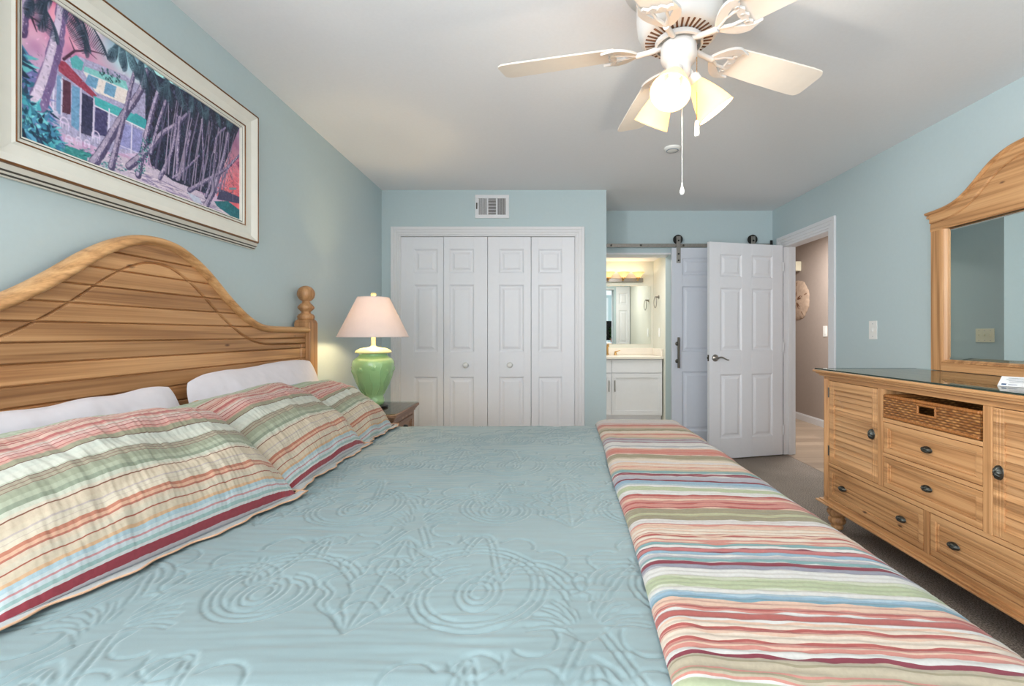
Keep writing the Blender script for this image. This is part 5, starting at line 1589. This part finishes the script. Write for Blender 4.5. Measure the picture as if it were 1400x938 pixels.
# ------------------------------------------------------------------ ceiling fan with three lit shades
FX_, FY_ = .487, 1.622
fan = thing('ceiling_fan', 'white five blade ceiling fan with three lit glass shades and pull chains', 'ceiling fan', (FX_, FY_, H))
FC = (FX_, FY_, 0)
MB().lathe([(.195, 2.44), (.195, 2.432), (.188, 2.424), (.165, 2.418), (.150, 2.412), (.142, 2.40)], FC, 56).build('canopy_ring', M['fan'], fan, smooth=True, angle=40)
mot = MB().lathe([(.128, 2.412), (.142, 2.40), (.147, 2.385), (.147, 2.300), (.143, 2.262), (.132, 2.236), (.118, 2.226), (.070, 2.220), (.058, 2.219)], FC, 64).build('motor_housing', M['fan'], fan, smooth=True, angle=50)
m = MB()
for i in range(36):
    a = 2 * PI * i / 36
    ca, sa = math.cos(a), math.sin(a)
    r0, r1 = .079, .117
    w = .0036
    z0, z1 = 2.2195, 2.2245
    pts = []
    for r, z in ((r0, z0), (r1, z1)):
        for s in (-1, 1):
            pts.append((FX_ + r * ca - s * w * sa, FY_ + r * sa + s * w * ca, z))
    m.add(pts + [(p[0], p[1], p[2] + .002) for p in pts], [(0, 2, 3, 1), (4, 5, 7, 6), (0, 1, 5, 4), (2, 6, 7, 3), (0, 4, 6, 2), (1, 3, 7, 5)])
m.build('vent_slots', M['shelldark'], mot, label='ring of dark vent slots')
for i in range(3):
    a = 2 * PI * i / 3 + .5
    MB().lathe([(.005, 0), (.005, .003), (0, .004)], (FX_ + .1465 * math.cos(a), FY_ + .1465 * math.sin(a), 2.31), 10, (math.cos(a), math.sin(a), 0)).build('screw', M['black'], mot)
MB().lathe([(.083, 2.216), (.083, 2.202), (.076, 2.199), (.076, 2.216)], FC, 48, cap=False).lathe([(.0, 2.2195), (.06, 2.2195), (.06, 2.205), (.0, 2.205)], FC, 40).build('flywheel', M['fan'], fan, smooth=True, angle=40)
hub = MB().lathe([(.050, 2.206), (.060, 2.203), (.0625, 2.196), (.0625, 2.160), (.058, 2.146), (.046, 2.136), (.042, 2.128), (.042, 2.098), (.034, 2.084), (.018, 2.074), (.008, 2.066), (.0, 2.064)], FC, 48).build('switch_housing', M['fan'], fan, smooth=True, angle=45)
TH0 = math.radians(22)
for i in range(5):
    a = TH0 + i * 2 * PI / 5
    ca, sa = math.cos(a), math.sin(a)
    pitch = math.radians(12)
    def L(r, t, h):
        """r outwards, t sideways, h up"""
        return (FX_ + r * ca - t * sa, FY_ + r * sa + t * ca, 2.192 + h)
    # blade
    out = []
    for q in np.linspace(-1, 1, 9): out.append((.225 + .010 * abs(math.sin(q * PI)), q * .058))
    R0, R1 = .225, .665
    side_ = [(.40, .066), (.60, .071), (.635, .070)]
    tip = [(.635 + .03 * math.sin(t), .040 + .03 * math.cos(t)) for t in np.linspace(.15, PI / 2, 7)]
    right = side_ + tip
    outline = out + right + [(r, -t) for r, t in reversed(right)]
    vs = []
    for dz in (0, .006):
        for r, t in outline:
            vs.append(L(r, t * math.cos(pitch), -t * math.sin(pitch) * 1.0 + dz + .008))
    n = len(outline)
    fs = [tuple(range(n)), tuple(reversed(range(n, 2 * n)))] + [(j, n + j, n + (j + 1) % n, (j + 1) % n) for j in range(n)]
    bl = MB().add(vs, fs).build('blade', M['blade'], fan, bevel=.0012, seg=1)
    # ornate blade iron: neck and a crescent with a pierced fork
    m = MB()
    m.tube([L(.055, 0, .018), L(.085, 0, .006), (L(.12, 0, .000)), L(.15, 0, -.004)], [.011, .0105, .0095, .011], 12)
    def plate(pts2, th, h0):
        vs = []
        for dz in (0, th):
            for r, t in pts2: vs.append(L(r, t * math.cos(pitch), -t * math.sin(pitch) + h0 + dz))
        n_ = len(pts2)
        m.add(vs, [tuple(range(n_)), tuple(reversed(range(n_, 2 * n_)))] + [(j, n_ + j, n_ + (j + 1) % n_, (j + 1) % n_) for j in range(n_)])
    for s in (-1, 1):
        o1 = []
        for t in np.linspace(0, 1, 14):
            o1.append((.142 + .085 * t ** 1.15, s * (.008 + .062 * math.sin(t * PI / 2))))
        i1 = []
        for t in np.linspace(1, 0, 14):
            i1.append((.155 + .095 * t ** .9 + (.022 if t > .93 else .010 * t), s * (.004 + .052 * math.sin(t * PI / 2) ** 1.3)))
        plate(o1 + i1, .009, -.004)
        m.tube([L(.15, 0, -.001), L(.19, s * .020 * math.cos(pitch), .0 - s * .020 * math.sin(pitch)), L(.235, s * .024 * math.cos(pitch), .001 - s * .024 * math.sin(pitch))], [.007, .006, .005], 8)
    sc = [(.238, -.060), (.246, -.045), (.238, -.030), (.248, -.014), (.240, 0), (.248, .014), (.238, .030), (.246, .045), (.238, .060)]
    plate(sc + [(.225, .062), (.222, .030), (.219, 0), (.222, -.030), (.225, -.062)], .009, -.003)
    for s in (-1, 0, 1):
        m.lathe([(.006, -.0065), (.006, -.003), (.003, -.0005)], L(.232, s * .034 * math.cos(pitch), -s * .034 * math.sin(pitch) + .002), 10)
    m.build('blade_iron', M['fan'], fan, smooth=True, angle=35, label='ornate scrolled white blade bracket')
# light kit
SHP = [(.021, 0), (.026, .006), (.033, .022), (.043, .048), (.053, .078), (.060, .104), (.064, .122), (.067, .128)]
for az in (math.radians(2), math.radians(122), math.radians(242)):
    d = Vector((math.cos(az) * math.sin(math.radians(36)), math.sin(az) * math.sin(math.radians(36)), -math.cos(math.radians(36))))
    p0 = Vector((FX_ + .030 * math.cos(az), FY_ + .030 * math.sin(az), 2.118))
    p1 = p0 + d * .030
    m = MB().tube([tuple(p0 - d * .01), tuple(p1)], .014, 16).lathe([(.016, 0), (.024, .002), (.0255, .010), (.0255, .030), (.022, .034)], tuple(p1 - d * .004), 28, tuple(d))
    hold = m.build('light_arm', M['fan'], fan, smooth=True, angle=40)
    p2 = p1 + d * .022
    inner = [(r - .003, z) for r, z in SHP]
    MB().lathe(SHP + inner[::-1], tuple(p2), 36, tuple(d), cap=False).build('glass_shade', M['fanshade'], hold, smooth=True)
    pb = p2 + d * .060
    MB().lathe([(.010, -.045), (.013, -.02), (.021, -.004), (.024, .010), (.021, .024), (.010, .033), (0, .035)], tuple(pb), 18, tuple(d)).build('bulb', M['bulb'], hold, smooth=True)
    pl = p2 + d * .15
    point('fan_bulb', tuple(pl), 6.0, (1.0, .91, .76), .03)
def chain(x, y, z0, z1, beads, name, mat):
    m = MB().tube([(x, y, z0), (x, y, z1)], .0008, 6)
    for z in np.linspace(z0, z1, beads):
        m.lathe([(0, -.0018), (.0016, -.0008), (.0018, 0), (.0016, .0008), (0, .0018)], (x, y, z), 8, cap=False)
    return m.build(name, mat, fan, smooth=True)
c1 = chain(FX_ - .003, FY_ - .050, 2.135, 1.70, 90, 'pull_chain', M['plastic'])
MB().lathe([(.0015, 0), (.0025, -.008), (.0035, -.014), (.0075, -.026), (.0085, -.034), (.006, -.041), (0, -.043)], (FX_ - .003, FY_ - .050, 1.70), 20).build('pull_drop', M['plastic'], c1, smooth=True)
c2 = chain(FX_ + .058, FY_ - .02, 2.150, 1.93, 46, 'pull_chain', M['brass'])
MB().lathe([(.002, .004), (.006, 0), (.007, -.005), (.0075, -.03), (.0085, -.046), (.007, -.052), (0, -.053)], (FX_ + .058, FY_ - .02, 1.925), 20).build('pull_drop', M['plastic'], c2, smooth=True)

sd = thing('smoke_detector', 'small round white smoke detector on the ceiling behind the fan', 'smoke detector', (.885, 3.09, H))
MB().lathe([(.0, -.020), (.030, -.020), (.046, -.016), (.054, -.008), (.056, 0)], (.885, 3.09, H), 36).build('cover', M['plastic'], sd, smooth=True, angle=40)
MB().lathe([(.036, -.0195), (.040, -.0195), (.041, -.0175), (.0355, -.0205)], (.885, 3.09, H), 36, cap=False).build('sensor_ring', M['inkgrey'], sd)

# ------------------------------------------------------------------ air vent over the closet
vx0, vx1, vz0, vz1 = -.585, -.288, 2.192, 2.396
av = thing('air_vent', 'white three section metal air vent above the closet doors', 'air vent', (-.4365, YC, 2.29))
m = MB()
fw = .030
for a0, a1, b0, b1 in ((vx0, vx1, vz0, vz0 + fw), (vx0, vx1, vz1 - fw, vz1), (vx0, vx0 + fw, vz0 + fw, vz1 - fw), (vx1 - fw, vx1, vz0 + fw, vz1 - fw)):
    m.box(a0, a1, YC - .010, YC - .0005, b0, b1)
w3 = (vx1 - vx0 - 2 * fw) / 3
for i in (1, 2):
    xx = vx0 + fw + i * w3
    m.box(xx - .006, xx + .006, YC - .010, YC - .0005, vz0 + fw, vz1 - fw)
vf = m.build('frame', M['trim'], av, bevel=.002)
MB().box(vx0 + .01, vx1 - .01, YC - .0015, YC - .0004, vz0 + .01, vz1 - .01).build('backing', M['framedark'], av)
m = MB()
for sct in range(3):
    a0 = vx0 + fw + sct * w3 + (.006 if sct else 0); a1 = vx0 + fw + (sct + 1) * w3 - (.006 if sct < 2 else 0)
    if sct == 1:
        n = 11
        for i in range(n):
            z = vz0 + fw + (i + .5) * (vz1 - vz0 - 2 * fw) / n
            m.frustum([(a0, YC - .0095, z - .0042), (a1, YC - .0095, z - .0042), (a1, YC - .0095, z - .003), (a0, YC - .0095, z - .003)],
                      [(a0, YC - .002, z + .003), (a1, YC - .002, z + .003), (a1, YC - .002, z + .0042), (a0, YC - .002, z + .0042)])
    else:
        n = 8
        for i in range(n):
            x = a0 + (i + .5) * (a1 - a0) / n
            s = 1 if sct == 0 else -1
            m.frustum([(x - s * .0025 - .0006, YC - .0095, vz0 + fw), (x - s * .0025 + .0006, YC - .0095, vz0 + fw), (x - s * .0025 + .0006, YC - .0095, vz1 - fw), (x - s * .0025 - .0006, YC - .0095, vz1 - fw)],
                      [(x + s * .002 - .0006, YC - .002, vz0 + fw), (x + s * .002 + .0006, YC - .002, vz0 + fw), (x + s * .002 + .0006, YC - .002, vz1 - fw), (x + s * .002 - .0006, YC - .002, vz1 - fw)])
m.build('louvres', M['trim'], av)
MB().box(vx0 + .010, vx0 + .020, YC - .018, YC - .010, 2.27, 2.325).build('damper_lever', M['framedark'], av, bevel=.002)

# ------------------------------------------------------------------ wall plates
def plate(name, label, cat, face, c, w, h, gangs, mat, kind='toggle', group=None):
    """face: 'x-' wall faces -X, 'x+' wall faces +X"""
    t = thing(name, label, cat, c, group=group)
    s = -1 if face == 'x-' else 1
    x0, x1 = sorted((c[0], c[0] + s * .006))
    p = MB().box(x0, x1, c[1] - w / 2, c[1] + w / 2, c[2] - h / 2, c[2] + h / 2).build('plate', mat, t, bevel=.0025)
    for g_ in range(gangs):
        y = c[1] + (g_ - (gangs - 1) / 2) * (w / gangs * (.92 if gangs > 1 else 1))
        f = c[0] + s * .006
        m = MB()
        if kind == 'toggle':
            m.frustum([(f, y - .005, c[2] - .011), (f, y + .005, c[2] - .011), (f, y + .005, c[2] + .011), (f, y - .005, c[2] + .011)],
                      [(f + s * .012, y - .004, c[2] + .001), (f + s * .012, y + .004, c[2] + .001), (f + s * .010, y + .004, c[2] + .010), (f + s * .010, y - .004, c[2] + .010)])
            m.build('toggle', mat, t)
        elif kind == 'rocker':
            q0, q1 = sorted((f, f + s * .003))
            m.box(q0, q1, y - .016, y + .016, c[2] - .034, c[2] + .034)
            m.build('rocker', mat, t, bevel=.001)
        else:
            for dz in (-.02, .02):
                m.lathe([(.016, 0), (.016, .002), (0, .002)], (f, y, c[2] + dz), 20, (s, 0, 0))
            m.build('socket', mat, t)
        for dz in (-.045, .045):
            MB().lathe([(.003, 0), (.003, .001), (0, .0012)], (f, y, c[2] + dz), 10, (s, 0, 0)).build('screw', M['inkgrey'], p)
    return t
plate('light_switch', 'white single toggle switch on the green wall between doorway and mirror', 'light switch', 'x-', (XR, 3.24, 1.205), .078, .132, 1, M['plastic'])
plate('light_switch', 'ivory three toggle switch plate beside the bathroom doorway, seen in the dresser mirror', 'light switch', 'x+', (XB, 4.16, 1.165), .175, .125, 3, M['ivory'])
plate('wall_socket', 'ivory four gang plate low beside the bathroom doorway, seen in the dresser mirror', 'socket plate', 'x+', (XB, 4.16, .86), .21, .12, 4, M['ivory'], 'rocker')
plate('light_switch', 'white switch on the taupe hallway wall beyond the doorway', 'light switch', 'x-', (HX, 5.70, 1.212), .08, .135, 1, M['plastic'], 'rocker')

# ------------------------------------------------------------------ hallway: sand dollar and door chime
sdl = thing('sand_dollar_decor', 'large carved sand dollar hanging on the taupe hallway wall', 'wall decoration', (HX, 6.30, 1.645))
n = 120
R_ = .262
vs = []; rings = [(0, .040), (.25, .038), (.55, .032), (.8, .024), (.94, .014), (1.0, .004), (1.0, .0005)]
for q, d in rings:
    for i in range(n):
        a = 2 * PI * i / n
        r = R_ * q * (1 + .020 * math.cos(9 * a) * q + .012 * math.cos(23 * a + 1) * q)
        vs.append((HX - d, 6.30 + r * math.cos(a), 1.645 + 1.04 * r * math.sin(a)))
fs = []
for j in range(len(rings) - 1):
    for i in range(n):
        i2 = (i + 1) % n
        fs.append((j * n + i, j * n + i2, (j + 1) * n + i2, (j + 1) * n + i))
dsk = MB().add(vs, fs).build('disc', M['shell'], sdl, smooth=True, angle=50)
m = MB()
def petal(a, r0, r1, w, t=.0405):
    pts = []
    for k_ in range(17):
        tt = k_ / 16
        pts.append((r0 + (r1 - r0) * tt, w * math.sin(PI * tt)))
    loop = pts + [(r, -q) for r, q in reversed(pts[1:-1])]
    def X_of(r): return HX - np.interp(r / R_, [0, .25, .55, .8, .94, 1], [.040, .038, .032, .024, .014, .004]) - .0015
    def P_(r, q): return (X_of(math.hypot(r, q)), 6.30 + r * math.cos(a) - q * math.sin(a), 1.645 + 1.04 * (r * math.sin(a) + q * math.cos(a)))
    MB().add([P_(r, q) for r, q in loop], [tuple(range(len(loop)))]).build('petal_slot', M['shelldark'], dsk)
for k_ in range(5):
    a = PI / 2 + k_ * 2 * PI / 5
    for da in (-.13, .13):
        petal(a + da, .035, .135, .010)
    petal(a, .13, .15, .006)
for k_ in range(5):
    a = PI / 2 + (k_ + .0) * 2 * PI / 5
    petal(a, .185, .245, .010)
petal(PI / 2, -.022, .022, .014); petal(-PI / 2, .06, .12, .007)
ch = thing('door_chime', 'small cream door chime box high on the hallway wall', 'door chime', (HX, 6.34, 2.11))
MB().box(HX - .075, HX - .0005, 6.23, 6.45, 2.045, 2.175).build('box', M['ivory'], ch, bevel=.004)
m = MB()
for i in range(6): m.box(HX - .0765, HX - .075, 6.25 + i * .032, 6.27 + i * .032, 2.06, 2.16)
m.build('grille', M['lampneck'], ch)

# ------------------------------------------------------------------ bathroom
VX0, VX1, VY = .40, 1.600, 6.04
va = thing('vanity_cabinet', 'white shaker vanity cabinet with metal pulls in the bathroom', 'cabinet', (1.0, 6.3, 0))
m = MB().box(VX0, VX1, VY + .02, 6.585, .09, .845).box(VX0, VX1, VY + .07, 6.585, 0.003, .09)
m.build('body', M['vanity'], va)
def shaker(x0, x1, z0, z1, nm, pulls):
    f = .058 if nm == 'door' else .0
    m = MB().box(x0, x1, VY + .008, VY + .0195, z0, z1)
    if f:
        for a0, a1, b0, b1 in ((x0, x1, z0, z0 + f), (x0, x1, z1 - f, z1), (x0, x0 + f, z0 + f, z1 - f), (x1 - f, x1, z0 + f, z1 - f)): m.box(a0, a1, VY, VY + .008, b0, b1)
    else: m.box(x0, x1, VY, VY + .008, z0, z1)
    d = m.build(nm, M['vanity'], va, bevel=.0015)
    for px in pulls:
        q = MB().tube([(px, VY - .028, z1 - .24), (px, VY - .028, z1 - .09)], .0065, 10)
        for z in (z1 - .215, z1 - .115): q.tube([(px, VY, z), (px, VY - .028, z)], .005, 8)
        q.build('pull', M['nickel'], d, smooth=True, angle=40)
XM = .922
shaker(VX0 + .005, .66, .105, .655, 'door', []); shaker(.664, XM - .004, .105, .655, 'door', [XM - .035]); shaker(XM + .004, VX1 - .006, .105, .655, 'door', [XM + .042])
shaker(VX0 + .005, XM - .004, .665, .835, 'drawer', []); shaker(XM + .004, VX1 - .006, .665, .835, 'drawer', [])
ct = thing('vanity_countertop', 'cream cultured marble vanity top with backsplash', 'countertop', (1.0, 6.3, .85))
m = MB().box(VX0 - .01, 1.613, VY - .02, 6.588, .846, .882).box(VX0 - .01, 1.613, 6.565, 6.588, .882, .978).box(1.592, 1.613, VY + .03, 6.565, .882, .978)
m.build('top_slab', M['counter'], ct, bevel=.005)
fc = thing('faucet', 'brushed gold widespread faucet on the vanity top', 'faucet', (.92, 6.45, .882))
MB().lathe([(.024, 0), (.026, .004), (.020, .012), (.015, .02), (.014, .09)], (.93, 6.47, .883), 24).tube([(.93, 6.47, .96), (.93, 6.465, 1.01), (.93, 6.44, 1.035), (.93, 6.40, 1.03), (.93, 6.37, 1.005)], [.014, .014, .013, .012, .011], 14).build('spout', M['brass'], fc, smooth=True, angle=45)
for s in (-1, 1):
    x = .93 + s * .115
    MB().lathe([(.024, 0), (.025, .004), (.018, .014), (.013, .035), (.015, .045), (.010, .052)], (x, 6.47, .883), 20).tube([(x, 6.47, .928), (x + s * .03, 6.465, .935), (x + s * .065, 6.46, .945)], [.007, .006, .005], 8).build('lever', M['brass'], fc, smooth=True, angle=45)
bm_ = thing('bathroom_mirror', 'frameless wall mirror over the bathroom vanity', 'mirror', (1.0, 6.585, 1.45))
MB().box(.35, 1.575, 6.584, 6.589, 1.035, 1.875).build('mirror_glass', M['mirror'], bm_, bevel=.002)
vl = thing('vanity_light', 'three shade bathroom vanity light glowing above the mirror', 'wall light', (1.15, 6.57, 1.96))
MB().box(.86, 1.46, 6.555, 6.589, 1.925, 1.985).build('back_plate', M['nickel'], vl, bevel=.006)
for i, x in enumerate((.95, 1.16, 1.37)):
    am = MB().tube([(x, 6.556, 1.955), (x, 6.50, 1.945), (x, 6.475, 1.955), (x, 6.47, 1.975)], .009, 10).lathe([(.022, -.012), (.026, 0), (.022, .014)], (x, 6.47, 1.975), 20).build('arm', M['brass'], vl, smooth=True, angle=45)
    pr = [(.026, 1.982), (.034, 1.995), (.048, 2.015), (.066, 2.035), (.084, 2.050), (.092, 2.054)]
    MB().lathe(pr + [(r - .003, z + .001) for r, z in reversed(pr)], (x, 6.47, 0), 28, cap=False).build('glass_shade', M['bathshade'], am, smooth=True)
    MB().lathe([(.010, 1.985), (.018, 2.0), (.022, 2.015), (.015, 2.03), (0, 2.035)], (x, 6.47, 0), 16).build('bulb', M['bulb'], am, smooth=True)
    point('vanity_bulb', (x, 6.47, 2.07), 0.45, (1.0, .86, .66), .03)
ld4 = thing('door_4', 'white panelled door inside the bathroom, seen in the bathroom mirror', 'door', (1.48, 4.88, 0), kind='structure')
panel_leaf(MB(), 1.35, 1.60, .012, 2.035, 4.8615, 4.89, [(1.40, 1.55)], ROWS3).build('door_panel', M['door'], ld4)
tw = thing('towel_ring', 'metal towel ring on the bathroom side wall', 'towel ring', (1.612, 6.28, 1.68))
m = MB().lathe([(.024, 0), (.026, .006), (.014, .014), (.010, .05), (.013, .055), (0, .058)], (1.6145, 6.28, 1.69), 24, (-1, 0, 0))
m.build('mount', M['nickel'], tw, smooth=True, angle=45)
m = MB()
ringp = [(1.562, 6.28 + .075 * math.sin(a), 1.615 + .075 * math.cos(a)) for a in np.linspace(0, 2 * PI, 41)]
m.tube(ringp, .005, 8, cap=False)
m.build('ring', M['nickel'], tw, smooth=True)
plate('wall_socket', 'white socket plate on the bathroom side wall under the towel ring', 'socket plate', 'x-', (1.6145, 6.25, 1.20), .075, .12, 1, M['plastic'], 'socket')
# ------------------------------------------------------------------ things on the near end of the dresser, seen in the bathroom mirror
tv = thing('television', 'black flat television on the near end of the dresser, seen in the bathroom mirror', 'television', (2.0, 1.40, .967))
MB().box(1.64, 2.22, 1.385, 1.415, 1.02, 1.52).build('case', M['black'], tv, bevel=.006)
MB().box(1.65, 2.21, 1.4152, 1.4168, 1.03, 1.51).build('screen', M['screen'], tv)
MB().box(1.92, 1.98, 1.39, 1.41, .975, 1.02).box(1.82, 2.08, 1.35, 1.45, .967, .976).build('stand', M['black'], tv, bevel=.002)
pt = thing('potted_plant', 'leafy green plant in a clay pot beside the television, seen in the bathroom mirror', 'plant', (1.80, 1.52, .967))
MB().lathe([(.040, 0), (.052, .075), (.058, .078), (.058, .095), (.050, .095), (.047, .08), (0, .08)], (1.80, 1.52, .9675), 28).build('pot', M['terracotta'], pt, smooth=True, angle=40)
m = MB(); g = np.random.default_rng(5)
for i in range(70):
    a = g.uniform(0, 2 * PI); el = g.uniform(.3, 1.35); r = g.uniform(.05, .10); z = g.uniform(.06, .34)
    base = Vector((1.80 + .03 * math.cos(a), 1.52 + .03 * math.sin(a), .9675 + z))
    d = Vector((math.cos(a) * math.cos(el), math.sin(a) * math.cos(el), math.sin(el)))
    s_ = d.cross(Vector((0, 0, 1))).normalized() * .022; up = s_.cross(d).normalized()
    q = [base, base + d * r * .4 + s_ - up * .004, base + d * r, base + d * r * .4 - s_ - up * .004, base + d * r * .45 + up * .004]
    m.add([tuple(p) for p in q], [(0, 1, 4), (1, 2, 4), (2, 3, 4), (3, 0, 4)])
m.build('foliage', M['leaf'], pt)
m = MB()
for i in range(7):
    a = i * .9; m.tube([(1.80, 1.52, 1.04), (1.80 + .02 * math.cos(a), 1.52 + .02 * math.sin(a), 1.16), (1.80 + .045 * math.cos(a), 1.52 + .045 * math.sin(a), 1.30)], [.004, .003, .002], 6)
m.build('stem', M['leaf'], pt)
